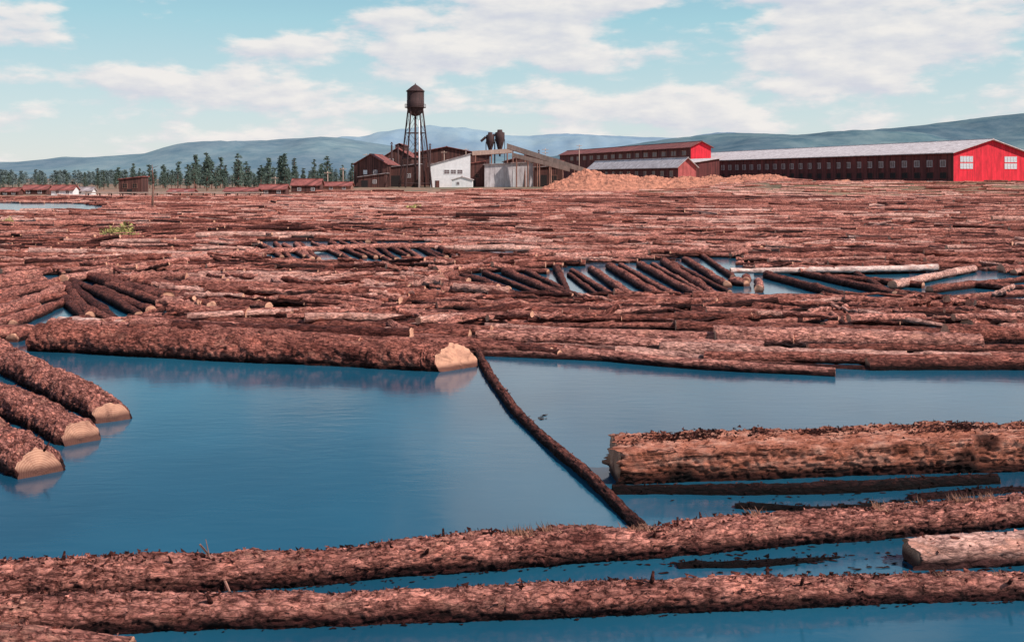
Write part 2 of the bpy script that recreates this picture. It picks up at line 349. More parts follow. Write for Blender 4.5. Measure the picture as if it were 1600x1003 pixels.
LABELS={'dark':"wet dark brown log floating among other logs in the pond",
        'mid':"reddish brown bark covered log floating tightly packed in the pond",
        'pale':"pale sun-bleached log with stripped bark floating in the pond"}
def emit_log(path,r0,r1,nseg,ring,r,tint,rough=.06,ragged=.03,label=None,group='logs floating in the mill pond',child_caps=False,square=0,frag=0,capmat=None,bevel=0,fmax=.025,topfrag=0,wobble=1.0,stubs=0,body=None,slant=(0,0)):
    V,Q,lco,caps,p,rad,S,U=log_geo(path,r0,r1,nseg,ring,r,rough,ragged,square,bevel,wobble,slant)
    c=p.mean(0); c[2]=0; capmat=capmat or CUT
    if label is None: label=LABELS['dark' if tint<.3 else ('pale' if tint>.8 else 'mid')]
    if not child_caps:
        Vs=[V-c];Qs=[Q];Ts=[];ls=[lco];n=len(V);mq=[np.zeros(len(Q),int)]
        for CV,q,t,ex in caps:
            Vs.append(CV-c);Qs.append(q+n);Ts.append(t+n);ls.append(ex);n+=len(CV);mq.append(np.ones(len(q),int))
        Vs=np.vstack(Vs);Ts=np.vstack(Ts)
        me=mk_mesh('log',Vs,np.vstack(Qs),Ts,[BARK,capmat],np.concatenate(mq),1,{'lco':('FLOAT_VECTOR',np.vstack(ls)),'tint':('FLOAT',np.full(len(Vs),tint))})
        return mk_obj('log',me,loc=c,label=label,cat='log',group=group)
    Vf=[V-c];Tf=None;lf=[lco];tf=[np.full(len(V),tint)]
    if frag+topfrag>0:
        k=len(V); T=[];g=[];ns=len(p);tt_=[];Vr=V.reshape(ns,ring,3)
        cl_=r.random(26)*ns
        for f_ in range(frag+topfrag):
            top=f_>=frag
            if r.random()<.7: i=int(np.clip(cl_[r.integers(26)]+r.normal()*ns*.012,1,ns-2))
            else: i=r.integers(1,ns-1)
            th=(r.normal(1.75,.25) if top else r.normal(1.4,1.1))%(2*math.pi)
            dr=S[i]*math.cos(th)+U[i]*math.sin(th); b=Vr[i,int(th/(2*math.pi)*ring)%ring]
            sz=(r.uniform(.006,.022) if top else r.uniform(.004,.013)*(1+1.2*(r.random()<.06))); tv=r.normal(size=(3,3))*sz; tv[:,0]*=2.0
            tip=dr*r.uniform(.003,fmax)
            g.append(np.array([b+tv[0]*.7,b+tv[1]*.7,b+tv[2]+tip,b+tip*1.5+tv[0]]));T+=[(k,k+1,k+2),(k,k+2,k+3),(k+1,k+3,k+2),(k,k+3,k+1)];k+=4
            tt_+= [r.uniform(.05,.4) if top else r.uniform(.2,.75)]*4
        g=np.vstack(g); Vf.append(g-c);lf.append(g);tf.append(np.array(tt_));Tf=T
    V_=np.vstack(Vf); smooth=np.concatenate([np.ones(len(Q),bool),np.zeros(0 if Tf is None else len(Tf),bool)])
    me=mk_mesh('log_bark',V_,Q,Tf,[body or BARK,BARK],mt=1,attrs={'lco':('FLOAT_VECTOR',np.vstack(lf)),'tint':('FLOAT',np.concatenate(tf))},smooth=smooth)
    o=bpy.data.objects.new('log',None); COL.objects.link(o); o.location=c
    o['label']=label;o['category']='log';o['group']=group
    mk_obj('bark',me,o)
    for CV,q,t,ex in caps:
        me2=mk_mesh('cut_end',CV-c,q,t,[capmat],attrs={'lco':('FLOAT_VECTOR',ex)},smooth=True)
        mk_obj('cut_end',me2,o)
    for _ in range(stubs):
        i=r.integers(8,len(p)-8); th=r.uniform(.5,2.9); dr=S[i]*math.cos(th)+U[i]*math.sin(th); l_=r.uniform(.04,.13); q0=p[i]+dr*rad[i]*.85-c
        gg=G(); gg.tube(q0,q0+dr*(rad[i]*.15+l_)+r.normal(size=3)*.02,r.uniform(.02,.035),r.uniform(.008,.02),7)
        VV=np.vstack(gg.V)
        mk_obj('branch_stub',mk_mesh('branch_stub',VV,np.vstack(gg.Q),np.vstack(gg.T),[BARK],attrs={'lco':('FLOAT_VECTOR',VV*2),'tint':('FLOAT',np.full(len(VV),.25))}),o)
    return o

def dense(path,per=.05): 
    path=np.asarray(path); L=np.linalg.norm(np.diff(path,axis=0),axis=1).sum(); return int(L/per)
nlogs=0
def hero(pts,r0,r1,tint,label,ring=56,per=.045,rough=.07,ragged=.05,frag=0,square=0,**k):
    global nlogs; nlogs+=1
    return emit_log(pts,r0,r1,dense(pts,per),ring,rng,tint,rough,ragged,label,child_caps=True,square=square,frag=frag,**k)

A=P(62,530,.26);B=P(714,567,.16)
hero([A,(A+B)/2+np.array([0,-.15,.04]),B],.52,.45,.52,"large thick brown log with pale sawn end beside open water",ring=80,per=.035,rough=.10,frag=800,stubs=3,slant=(.8,.5))
for (u0,v0,u1,v1,rr,zz,lb) in ((0,562,178,656,.40,.07,"thick brown log with rough bark and sawn end in water"),
                       (-20,620,128,691,.39,.06,"brown log with peeling bark lying beside two others"),
                       (-30,682,62,742,.42,.05,"orange brown log with its sawn end half under water")):
    a=P(u0,v0,zz);b=P(u1,v1,zz-.04); a=a+(a-b)*.7
    hero([a,b],rr*1.05,rr,.62,lb,ring=72,per=.03,frag=600,capmat=CUTD,bevel=.15,rough=.105,stubs=2,slant=(.1,.75))
a=np.array([1.70,16.0,.245]);b=np.array([12.5,16.9,.25])
hero([a,(a+b)/2+np.array([0,.1,.02]),b],.375,.40,.86,"massive old squared log with split orange brown weathered wood",ring=120,per=.022,rough=.075,ragged=.22,frag=500,square=.72,capmat=CUTD,topfrag=3200,wobble=.5,stubs=5,body=SPLIT)
hero([P(958,772,-.03),P(1250,768,.0),P(1560,756,-.02)],.15,.13,.12,"dark waterlogged log barely breaking the water surface",ring=40,per=.04,rough=.12,frag=200,capmat=CUTD)
hero([P(1150,797,-.03),P(1290,801,.0),P(1430,783,-.03)],.07,.06,.15,"small dark waterlogged log barely breaking the surface",ring=32,per=.03,rough=.16,frag=150,capmat=CUTD)
hero([P(1420,778,0),P(1520,770,.02),P(1660,764,-.02)],.08,.07,.5,"slim reddish log floating beside a larger squared log",ring=32,per=.03,rough=.16,frag=150,capmat=CUTD)
hero([P(1060,893,-.04),P(1200,884,-.01),P(1330,870,-.04)],.07,.05,.12,"thin dark sunken pole between two long floating logs",ring=32,per=.03,rough=.2,frag=150,capmat=CUTD)
hero([P(-260,955,.02),P(0,950,.03),P(250,946,.02),P(440,936,-.02)],.10,.07,.6,"slim rough log wedged between two long floating logs",ring=40,per=.025,rough=.12,frag=300,capmat=CUTD)
wl=[(-260,943),(0,937),(200,930),(400,919),(600,905),(800,889),(1000,873),(1200,854),(1400,839),(1600,823),(1850,807)]
pts=[]
for i,(u,v) in enumerate(wl):
    q=P(u,v,0); rr=.22+.02*i/10; q[1]+=rr*.85; q[2]=.11+.02*i/10; pts.append(q)
F1=pts; hero(pts,.24,.24,.68,"very long rough barked log with tufts spanning the water",ring=88,per=.017,rough=.125,frag=2600,topfrag=700,stubs=14)
wl=[(-260,996),(0,992),(400,980),(800,965),(1240,948),(1600,937),(1850,931)]
pts=[]
for i,(u,v) in enumerate(wl):
    q=P(u,v,0); q[1]+=.19-.008*i; q[2]=.115-.006*i; pts.append(q)
F2=pts; hero(pts,.25,.16,.70,"long thin rough barked log floating parallel beside another",ring=80,per=.017,rough=.12,frag=2200,topfrag=400,stubs=9)
hero([P(-200,980,.12),P(60,1004,.11),P(200,1024,.02)],.19,.13,.65,"slim bent brown log floating beside larger logs",ring=48,frag=300,rough=.11)
hero([P(1424,868,.12),P(1900,850,.12)],.22,.21,.9,"short pinkish peeled log with split wood and shade-darkened end",ring=72,per=.025,rough=.07,frag=150,capmat=CUTD,ragged=.18)
dp=[(742,536),(752,563),(774,600),(802,638),(840,677),(880,712),(920,746),(960,783),(1003,824)]
pts=[P(u,v,.05) for u,v in dp]
hero(pts,.12,.095,.42,"thin bent dark pole log stretching between rafts across water",ring=44,per=.03,rough=.17,frag=200,stubs=4)
hero([P(872,551,.1),P(1090,570,.1),P(1306,584,.06)],.18,.14,.74,"slender pale brown log floating along the raft edge",ring=40,frag=60)
hero([P(752,540,.1),P(875,556,.08)],.2,.18,.30,"dark short log floating at the edge of the raft",ring=40,frag=30)

man=[
 (722,432,800,458,.2,.18,.35,.05),(752,428,850,462,.2,.18,.4,.08),(790,428,888,464,.22,.18,.45,.1),(828,424,905,466,.2,.18,.4,.05),
 (866,418,886,464,.2,.16,.3,.12),(900,424,956,468,.2,.2,.5,.08),(922,420,990,466,.22,.2,.55,.1),(948,418,1036,470,.24,.22,.5,.12),(975,414,1062,466,.22,.2,.55,.1),
 (1003,412,1105,470,.25,.22,.5,.12),(1035,410,1130,466,.24,.2,.45,.1),(1068,406,1140,448,.22,.18,.5,.08),(1098,402,1150,436,.2,.18,.4,.08),
 (700,446,770,462,.18,.16,.45,.05),(700,420,860,428,.2,.2,.55,.1),(700,412,880,418,.2,.2,.5,.1),
 (1140,425,1466,417,.20,.18,1.0,.3),(1396,445,1519,418,.24,.22,.9,.2),(1196,430,1334,468,.24,.2,.35,.1),(1240,428,1395,462,.22,.2,.35,.1),
 (1290,436,1440,446,.2,.18,.45,.1),(1140,440,1165,447,.25,.25,.6,.1),(1180,455,1187,436,.2,.18,.7,.15),(1450,452,1640,436,.2,.2,.45,.1),(1520,446,1700,462,.2,.2,.5,.1),
 (1340,430,1400,460,.2,.18,.3,.1),(1480,470,1640,452,.2,.2,.6,.1),(1400,462,1500,470,.2,.18,.4,.1),
 (105,438,222,492,.26,.22,.3,.12),(112,450,176,500,.24,.22,.25,.1),(108,468,150,502,.24,.2,.3,.08),(140,436,262,470,.26,.24,.35,.2),(128,430,300,448,.24,.24,.45,.2),
 (160,508,306,488,.2,.16,.7,.15),(200,500,250,486,.15,.12,.5,.1),
 (-40,506,98,452,.28,.24,.65,.15),(-90,496,92,440,.26,.22,.55,.12),(-120,470,60,432,.26,.22,.6,.12),(-60,532,52,520,.3,.26,.62,.12),(-120,512,20,496,.2,.2,.4,.08),
 (-100,456,40,428,.24,.22,.5,.12),(-160,480,-20,470,.25,.2,.4,.1),(-60,482,30,472,.2,.2,.5,.1),(-30,520,40,492,.16,.14,.7,.1),(-80,448,96,420,.2,.2,.7,.2),
 (100,437,240,413,.22,.20,.78,.25),(235,414,400,394,.22,.20,.76,.25),(398,394,560,386,.22,.2,.76,.25),(560,386,745,383,.22,.2,.76,.25),
 (680,424,830,409,.24,.2,.78,.25),(828,409,960,397,.22,.2,.8,.25),(955,398,1110,388,.22,.2,.76,.25),(1105,388,1330,380,.22,.2,.8,.25),
 (0,425,190,408,.2,.18,.72,.2),(185,408,330,396,.2,.18,.72,.2),
 (150,452,236,486,.22,.2,.35,.15),(170,446,280,482,.22,.2,.45,.15),(200,448,330,480,.24,.2,.4,.18),(118,476,190,508,.2,.18,.4,.1),(104,446,140,496,.22,.2,.35,.12),(230,446,400,470,.24,.2,.5,.2),(260,460,420,482,.22,.2,.5,.15),
 (-60,470,96,446,.24,.2,.6,.15),(-50,494,100,462,.22,.2,.5,.12),(-40,518,84,478,.22,.18,.6,.12),(20,508,104,470,.2,.18,.5,.1),(-90,502,60,480,.22,.2,.45,.1),(-70,460,70,438,.22,.2,.6,.12),
 (20,530,130,500,.2,.18,.45,.08),
 (962,420,1046,468,.15,.13,.4,.05),(1020,414,1112,466,.16,.13,.6,.06),(890,430,940,468,.15,.13,.4,.04),(1050,412,1140,458,.17,.14,.35,.06),(738,438,820,464,.14,.12,.5,.04),(806,430,890,462,.15,.13,.35,.04),
 (935,426,1004,470,.13,.11,.35,.04),(988,424,1075,470,.13,.11,.35,.05),(770,432,862,466,.13,.11,.55,.04),
]
for k in range(17):
    u=410+k*16; j=rng.uniform(-6,6); man.append((u+j,380+rng.uniform(-2,4),u+34+k*.9+rng.uniform(-14,10),407+rng.uniform(-7,4),rng.uniform(.13,.24),.16,rng.uniform(.25,.7),.1))
for k in range(9):
    man.append((300+k*48,424+k%3*9,410+k*46,430+k%3*10,.22,.2,rng.uniform(.3,.6),.15))
man=[tuple(x+(rng.uniform(-7,7) if i in(0,2) else (rng.uniform(-3,3) if i in (1,3) else (rng.uniform(-.07,.04) if i in (4,5) else 0))) for i,x in enumerate(m)) if k<35 else m for k,m in enumerate(man)]
for (u,v) in ((575,378),(755,488),(690,438),(1165,440),(960,400),(300,470),(520,455),(860,500),(1350,500),(640,520),(1510,505),(1060,380),(1240,372),(420,350),(655,360),(1480,390),(1565,350),(150,400),(30,395),(1190,388)):
    q=P(u,v,.2); an=rng.uniform(-.9,.9); L=rng.uniform(1.2,2.5); rr=rng.uniform(.14,.24)
    man.append((q,q+np.array([math.sin(an)*L,math.cos(an)*L,.05]),rr,rr,rng.uniform(.4,.7),None))
LOGS=[]
for m in man:
    if m[-1] is None: a,b,r0,r1,t=m[0],m[1],m[2],m[3],m[4]
    else:
        a=P(m[0],m[1],m[7]);b=P(m[2],m[3],m[7]);r0,r1,t=m[4],m[5],m[6]
    LOGS.append([a,b,r0,r1,t,True])

def poly(l): return [P(u,v,0)[:2] for u,v in l]
EX=[poly(x) for x in (
 [(700,452),(712,432),(860,420),(1140,402),(1165,440),(1150,472),(900,471),(800,466)],
 [(1130,428),(1270,432),(1520,424),(1600,434),(1620,458),(1500,472),(1345,470),(1130,472)],
 [(405,378),(660,378),(700,412),(420,412)],
 [(98,432),(150,430),(250,470),(240,500),(150,512),(98,500)],
 [(-300,430),(95,432),(100,500),(60,512),(0,545),(-300,600)],
 [(230,487),(420,486),(520,492),(420,498),(240,500)],
 [(0,318),(110,318),(165,323),(150,330),(0,331),(-200,331),(-200,318)],
 [(675,392),(790,391),(800,398),(690,400)],
 [(1535,470),(1640,463),(1640,484),(1560,480)],
 [(760,478),(830,476),(900,482),(820,487)],
 [(1420,498),(1500,496),(1530,506),(1440,508)],
 [(215,430),(300,428),(330,433),(240,437)],[(960,505),(1040,503),(1060,508),(980,511)],[(520,432),(590,430),(600,435),(540,437)],
 [(1250,478),(1330,476),(1350,481),(1270,484)],[(610,455),(660,452),(690,458),(640,462)],
)]
def inside(pt,pg):
    x,y=pt;c=False;n=len(pg)
    for i in range(n):
        x1,y1=pg[i];x2,y2=pg[(i+1)%n]
        if (y1>y)!=(y2>y) and x<(x2-x1)*(y-y1)/(y2-y1)+x1: c=not c
    return c
bb=[(min(p[0] for p in g),max(p[0] for p in g),min(p[1] for p in g),max(p[1] for p in g)) for g in EX]
def blocked(x,y):
    for g,b in zip(EX,bb):
        if b[0]<=x<=b[1] and b[2]<=y<=b[3] and inside((x,y),g): return True
    return False
def bandtint(x,y):  # light and dark bands in the log tint imitate uneven lighting
    return .75*mn.noise((x/(.35*y),math.log(y)*16,7.7))+.5*mn.noise((x/(.12*y),math.log(y)*44,2.7))
def add_log(xc,y,an,L,rr,z0,t,tl,bend):
    dx,dy=math.cos(an),math.sin(an)
    ts=np.linspace(-L/2,L/2,9); ok=[not blocked(xc+dx*q,y+dy*q) for q in ts]
    best=(0,0);i=0
    while i<9:
        if ok[i]:
            j=i
            while j+1<9 and ok[j+1]: j+=1
            if j-i>best[1]-best[0]: best=(i,j)
            i=j+1
        else: i+=1
    a,b=ts[best[0]],ts[best[1]]
    if b-a<1.0: return
    LOGS.append([np.array([xc+dx*a,y+dy*a,z0-tl]),np.array([xc+dx*b,y+dy*b,z0+tl]),rr,rr*rng.uniform(.6,.95),t,False,bend])
def yedge(x): return 26.9-.24*x+.014*max(x-5,0)**2
Y=27.0
while Y<292:
    sp=.41+max(0,Y-45)*.0040
    s=float(np.clip((52-Y)/25,0,1))
    x=-.60*Y-10-rng.uniform(0,6); xm=.60*Y+10
    while x<xm:
        L=rng.uniform(6,12) if rng.random()<.82 else rng.uniform(2,5)
        xc=x+L/2
        y=Y-s*.24*xc+s*.014*max(xc-5,0)**2+rng.normal()*.12
        slope=-s*.24+s*.028*max(xc-5,0)
        an=math.atan(slope)+rng.normal()*(.028 if Y<33 else .055)+(rng.normal()*.28 if (rng.random()<.14 and Y>33) else 0)
        if Y>38: an+=.42*mn.noise((xc*.05,y*.06,3.1))*float(np.clip((130-Y)/60,.5,1))
        x+=L*rng.uniform(.88,1.03)
        if y<23: continue
        nz=bandtint(xc,y)
        if mn.noise((xc/(.09*y),math.log(y)*24,1.3))>.30 and Y>34: continue
        yl=255 if xc/y<-.22 else (288 if xc/y<.30 else 267)
        if y>yl: continue
        rr=float(np.clip(rng.normal(.185,.065),.07,.36))
        if Y<31: rr=float(np.clip(rng.normal(.21,.05),.12,.33))
        if Y>110: rr*=1.2
        gz=max(0,float(TZ(xc,y))+.12)
        z0=gz+rr*rng.uniform(-.4,.5)+(rng.uniform(.1,.35) if rng.random()<.15 else 0)
        t=float(np.clip(.56+.55*nz+rng.normal()*.17,.05,.86))
        if Y>60: t=float(np.clip(.64+.75*nz+rng.normal()*.15,.06,.9))
        if rng.random()<.015: t=.95
        add_log(xc,y,an,L,rr,z0,t,rng.normal()*.06,rng.normal()*.28)
    Y+=sp
for k in range(2600):
    y=32+215*rng.random()**1.6; xc=rng.uniform(-.6,.6)*y
    if y<yedge(xc)+4 or y>240: continue
    L=rng.uniform(.8,5)*(1+y/200); rr=rng.uniform(.04,.12)*(1+y/150)
    add_log(xc,y,rng.normal()*.45,L,rr,rng.uniform(.2,.38),float(np.clip(.55+.4*bandtint(xc,y)+rng.normal()*.2,.05,.88)),rng.normal()*.12,rng.normal()*.15)
def inview(l):
    for q in (l[0],l[1],(l[0]+l[1])/2):
        u=800+F*q[0]/q[1]
        if -10<u<1610: return True
    return False
iv=[l for l in LOGS if inview(l)]; ov=[l for l in LOGS if not inview(l)]
iv.sort(key=lambda l:(0 if l[5] else 1,(l[0][1]+l[1][1])/2-l[2]*40))
NI=292-nlogs
ind=iv[:NI]; rest=iv[NI:]+ov
for l in ind:
    dist=(l[0][1]+l[1][1])/2; L=np.linalg.norm(l[1]-l[0])
    near=dist<34
    mid=(l[0]+l[1])/2+np.array([0,rng.normal()*.14,0])
    emit_log([l[0],mid,l[1]],l[2],l[3],max(14,int(L/(.08 if near else .12))),28 if near else 18,rng,l[4],.13,.08,child_caps=near)
    nlogs+=1
Vs=[];Qs=[];Ts=[];ls=[];tn=[];n=0
for l in rest:
    dist=(l[0][1]+l[1][1])/2
    ns,rg=(19,11) if dist<60 else ((7,7) if dist<110 else (3,5))
    V,Q,T,lc=far_geo(l[0],l[1],l[2],l[3],ns,rg,rng,l[6] if len(l)>6 else 0)
    Vs.append(V);Qs.append(Q+n);Ts.append(T+n);ls.append(lc);n+=len(V);tn.append(np.full(len(V),l[4]))
me=mk_mesh('packed_logs',np.vstack(Vs),np.vstack(Qs),np.vstack(Ts),[BARK,CUT],0,1,{'lco':('FLOAT_VECTOR',np.vstack(ls)),'tint':('FLOAT',np.concatenate(tn))})
mk_obj('packed_logs',me,label="thousands of reddish brown logs packed across the mill pond",cat='logs',kind='stuff')
print('logs',nlogs,'stuff logs',len(rest))

# ---------------------------------------------------------------- water, ground, hills
xs=np.array([-9000,-500,-200,-60,60,200,500,9000.]); ys=np.array([-60,0,20,60,120,262])
V=[(x,y,0) for y in ys for x in xs]; nx=len(xs)
Q=[(j*nx+i,j*nx+i+1,(j+1)*nx+i+1,(j+1)*nx+i) for j in range(len(ys)-1) for i in range(nx-1)]
mk_obj('water',mk_mesh('water',V,Q,None,[WATER]),label="calm deep blue mill pond water with faint ripples",cat='water',kind='structure')

GM,nt,b=nm('dirt_ground'); L_=nt.links
g=N(nt,'ShaderNodeNewGeometry'); n1=noise(nt,g.outputs['Position'],.03,8,.7); n2=noise(nt,g.outputs['Position'],.6,6,.7)
r1=ramp(nt,[(.35,(.36,.17,.12)),(.5,(.28,.17,.11)),(.65,(.13,.14,.08))],n1.outputs['Fac']); r2=ramp(nt,[(.3,(.5,.5,.5)),(.7,(1.3,1.25,1.2))],n2.outputs['Fac'])
L_.new(mul(nt,r1.outputs[0],r2.outputs[0]),b.inputs['Base Color']); b.inputs['Roughness'].default_value=.95
xs=np.concatenate([[-9500,-5000,-2500,-1200,-700],np.linspace(-450,450,91),[700,1200,2500,5000,9500]])
ys=np.concatenate([[-80,0,100,200,238],np.linspace(242,330,45),[345,370,400,450,520,620,800,1200,2000,4000,9500]])
X,Yg=np.meshgrid(xs,ys); Z=TZ(X,Yg)+np.where((Yg>262)&(Yg<900),.12*np.sin(X*.7+Yg*.3)*np.sin(Yg*.5),0)
nx=len(xs);V=np.stack([X,Yg,Z],2).reshape(-1,3)
jj,ii=np.meshgrid(np.arange(len(ys)-1),np.arange(nx-1),indexing='ij'); k=(jj*nx+ii).ravel()
Q=np.stack([k,k+1,k+nx+1,k+nx],1)
mk_obj('ground',mk_mesh('ground',V,Q,None,[GM]),label="brown dirt ground of the mill yard and plain",cat='ground',kind='structure')

def hazed_hill_mat(name,c1,c2,sc):  # aerial haze is put into the base colours
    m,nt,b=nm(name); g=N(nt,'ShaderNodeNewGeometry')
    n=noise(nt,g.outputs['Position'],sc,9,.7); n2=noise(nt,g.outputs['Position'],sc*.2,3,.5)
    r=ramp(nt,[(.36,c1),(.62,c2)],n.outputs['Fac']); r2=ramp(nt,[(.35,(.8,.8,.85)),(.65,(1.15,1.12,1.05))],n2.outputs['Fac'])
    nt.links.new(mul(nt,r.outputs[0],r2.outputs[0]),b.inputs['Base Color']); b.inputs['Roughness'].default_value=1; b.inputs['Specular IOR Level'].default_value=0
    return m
def ridge(prof,d,depth,mat,label,seed):
    pu=[p[0] for p in prof];pv=[p[1] for p in prof]
    us=np.linspace(pu[0],pu[-1],260); vs=np.interp(us,pu,pv)
    ker=np.hanning(15);ker/=ker.sum(); vs=np.convolve(np.pad(vs,7,'edge'),ker,'valid')
    X=(us-800)*d/F; Zr=H+(VH-vs)*d/F
    rows=[];ts=np.linspace(0,2,40)
    for t in ts:
        yy=d-depth*(1-t); hfac=math.sin(min(t,1)*math.pi/2)**1.2 if t<=1 else math.cos((t-1)*math.pi/2)
        row=[]
        for x,z in zip(X,Zr):
            nz=mn.fractal((x/depth*2.2,yy/depth*2.2,seed),1.0,2.0,5)
            rd=mn.fractal((x/depth*9,seed,3),.8,2.0,4)
            zz=z*hfac+nz*z*.25*min(1,abs(t-1)*3)*hfac+rd*.02*z*hfac
            row.append((x,yy,max(zz,-3)-2*(t==0)))
        rows.append(row)
    V=np.array(rows).reshape(-1,3); nx=260; jj,ii=np.meshgrid(np.arange(39),np.arange(nx-1),indexing='ij');k=(jj*nx+ii).ravel()
    mk_obj('hill',mk_mesh('hill',V,np.stack([k,k+1,k+nx+1,k+nx],1),None,[mat]),label=label,cat='hill',kind='structure')
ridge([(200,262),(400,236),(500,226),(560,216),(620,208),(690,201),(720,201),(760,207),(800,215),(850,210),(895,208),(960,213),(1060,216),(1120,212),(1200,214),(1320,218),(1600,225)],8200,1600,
      hazed_hill_mat('far_hill',(.20,.29,.38),(.26,.345,.41),.004),"distant forested mountain ridge tinted blue for haze",1.5)
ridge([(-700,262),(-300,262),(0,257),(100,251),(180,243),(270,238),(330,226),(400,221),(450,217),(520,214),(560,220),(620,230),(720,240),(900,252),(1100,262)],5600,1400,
      hazed_hill_mat('mid_hill',(.12,.195,.24),(.20,.265,.295),.008),"blue green forested hill beyond the plain",4.5)
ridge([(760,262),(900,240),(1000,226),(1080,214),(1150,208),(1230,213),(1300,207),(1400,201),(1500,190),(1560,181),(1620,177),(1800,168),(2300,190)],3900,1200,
      hazed_hill_mat('near_hill',(.08,.145,.18),(.16,.22,.24),.012),"dark green forested hill behind the mill sheds",8.5)

# ---------------------------------------------------------------- buildings
def window_part(parent,face,a,z,w,h,pane,frame,cache):
    key=(w,h,pane.name,face)
    if key not in cache:
        g=G();f=G();t=max(.08,w*.07)
        if face=='front':
            g.box(-w/2,w/2,-.05,-.02,0,h)
            f.box(-w/2-t,-w/2,-.1,-.003,-t,h+t);f.box(w/2,w/2+t,-.1,-.003,-t,h+t);f.box(-w/2,w/2,-.1,-.003,-t,0);f.box(-w/2,w/2,-.1,-.003,h,h+t)
            f.box(-t/4,t/4,-.09,-.052,0,h); f.box(-w/2,-t/4,-.09,-.052,h/2-t/4,h/2+t/4); f.box(t/4,w/2,-.09,-.052,h/2-t/4,h/2+t/4)
        else:
            g.box(-.05,-.02,-w/2,w/2,0,h)
            f.box(-.1,-.003,-w/2-t,-w/2,-t,h+t);f.box(-.1,-.003,w/2,w/2+t,-t,h+t);f.box(-.1,-.003,-w/2,w/2,-t,0);f.box(-.1,-.003,-w/2,w/2,h,h+t)
            f.box(-.09,-.052,-t/4,t/4,0,h)
        cache[key]=(g.mesh('window_pane',pane),f.mesh('window_frame',frame))
    pm,fm=cache[key]
    loc=(a,0,z) if face=='front' else (0,a,z)
    o=mk_obj('window',pm,parent,loc); mk_obj('frame',fm,o)
def gable(x,y,ang,w,L,h,rh,zb,wallmat,roofmat,label,name='mill_building',wins=(),door=None,over=.6,posts=0,frontmat=None,shed=False,cat='building',sink=1.5,monitor=None):
    o=bpy.data.objects.new(name,None);COL.objects.link(o);o.location=(x,y,zb);o.rotation_euler=(0,0,ang);o['label']=label;o['category']=cat
    g=G()
    if shed:
        V=[(0,0,-sink),(w,0,-sink),(w,L,-sink),(0,L,-sink),(0,0,h),(w,0,h+rh),(w,L,h+rh),(0,L,h)]
        g.add(V,[(0,1,5,4),(1,2,6,5),(2,3,7,6),(3,0,4,7)])
    else:
        V=[(0,0,-sink),(w,0,-sink),(w,L,-sink),(0,L,-sink),(0,0,h),(w,0,h),(w,L,h),(0,L,h),(w/2,0,h+rh),(w/2,L,h+rh)]
        g.add(V,[(1,2,6,5),(3,0,4,7)]+([(2,3,7,6)] if frontmat is not None else []),None if frontmat is None else [(6,7,9)])
        if frontmat is None: g.add(V,[(0,1,5,4),(2,3,7,6)],[(4,5,8),(6,7,9)])
    if posts:
        for k in range(posts+1):
            yy=k*(L-.3)/posts; g.box(-.14,-.004,yy,yy+.3,-sink,h-.05)
    mk_obj('wall',g.mesh('wall',wallmat),o)
    if frontmat is not None and not shed:
        Vg=[V[0],V[1],V[5],V[4],V[8]]
        mk_obj('gable_wall',mk_mesh('gable_wall',Vg,[(0,1,2,3)],[(3,2,4)],[frontmat],smooth=False),o)
    r=G(); e=.04; th=.22
    if shed:
        r.slab([(-over,-over,h-over*rh/w+th+e),(w+over,-over,h+rh+over*rh/w+th+e),(w+over,L+over,h+rh+over*rh/w+th+e),(-over,L+over,h-over*rh/w+th+e)],th)
    else:
        k=rh/(w/2)
        r.slab([(-over,-over,h-over*k+th+e),(w/2,-over,h+rh+th+e),(w/2,L+over,h+rh+th+e),(-over,L+over,h-over*k+th+e)],th)
        r.slab([(w/2,-over,h+rh+th+e),(w+over,-over,h-over*k+th+e),(w+over,L+over,h-over*k+th+e),(w/2,L+over,h+rh+th+e)],th)
    ro=mk_obj('roof',r.mesh('roof',roofmat),o)
    if not shed and L>4:
        rc=G(); rc.box(w/2-.25,w/2+.25,-over-.02,L+over+.02,h+rh+th+e-.1,h+rh+th+e+.12); mk_obj('ridge_cap',rc.mesh('ridge_cap',roofmat),ro)
    if monitor:
        mg=G(); mw,mh=monitor; mg.box(w/2-mw/2,w/2+mw/2,L*.2,L*.8,h+rh*.5,h+rh+mh); mk_obj('monitor',mg.mesh('roof_monitor',wallmat),ro)
        mr=G(); z=h+rh+mh
        mr.slab([(w/2-mw/2-.3,L*.2-.3,z+.1),(w/2,L*.2-.3,z+mw*.25+.1),(w/2,L*.8+.3,z+mw*.25+.1),(w/2-mw/2-.3,L*.8+.3,z+.1)],.15)
        mr.slab([(w/2,L*.2-.3,z+mw*.25+.1),(w/2+mw/2+.3,L*.2-.3,z+.1),(w/2+mw/2+.3,L*.8+.3,z+.1),(w/2,L*.8+.3,z+mw*.25+.1)],.15)
        mk_obj('monitor_roof',mr.mesh('monitor_roof',roofmat),ro)
    cache={}
    for (face,a,z,ww,hh,pane,frame) in wins: window_part(o,face,a,z,ww,hh,pane,frame,cache)
    if door:
        a,ww,hh,dm=door; d=G(); d.box(a,a+ww,-.08,-.004,-.2,hh); mk_obj('door',d.mesh('door',dm),o)
    return o
TH=math.atan(.333)
wins=[]
for cx in (4.0,19.5):
    for i in range(4):
        for j in range(2):
            wins.append(('front',cx+i*1.15-1.2+(.4 if cx>10 else 0),3.7+j*1.95,.85,1.45,GLASS,WHITE))
for k in range(46): wins.append(('left',4+k*5.2,4.3,1.9,1.7,DGLASS,PALETIMBER if k%3 else GREY))
for k in range(46): wins.append(('left',4+k*5.2,1.0,2.6,1.5,DARK,BROWN))
gable(124.2,270,TH,26.4,248,8.2,3.7,3.92,SHADERED,ROOFP,"very long red lumber shed with pale metal roof and white windows",name='lumber_shed',wins=wins,over=1.0,posts=48,frontmat=RED)
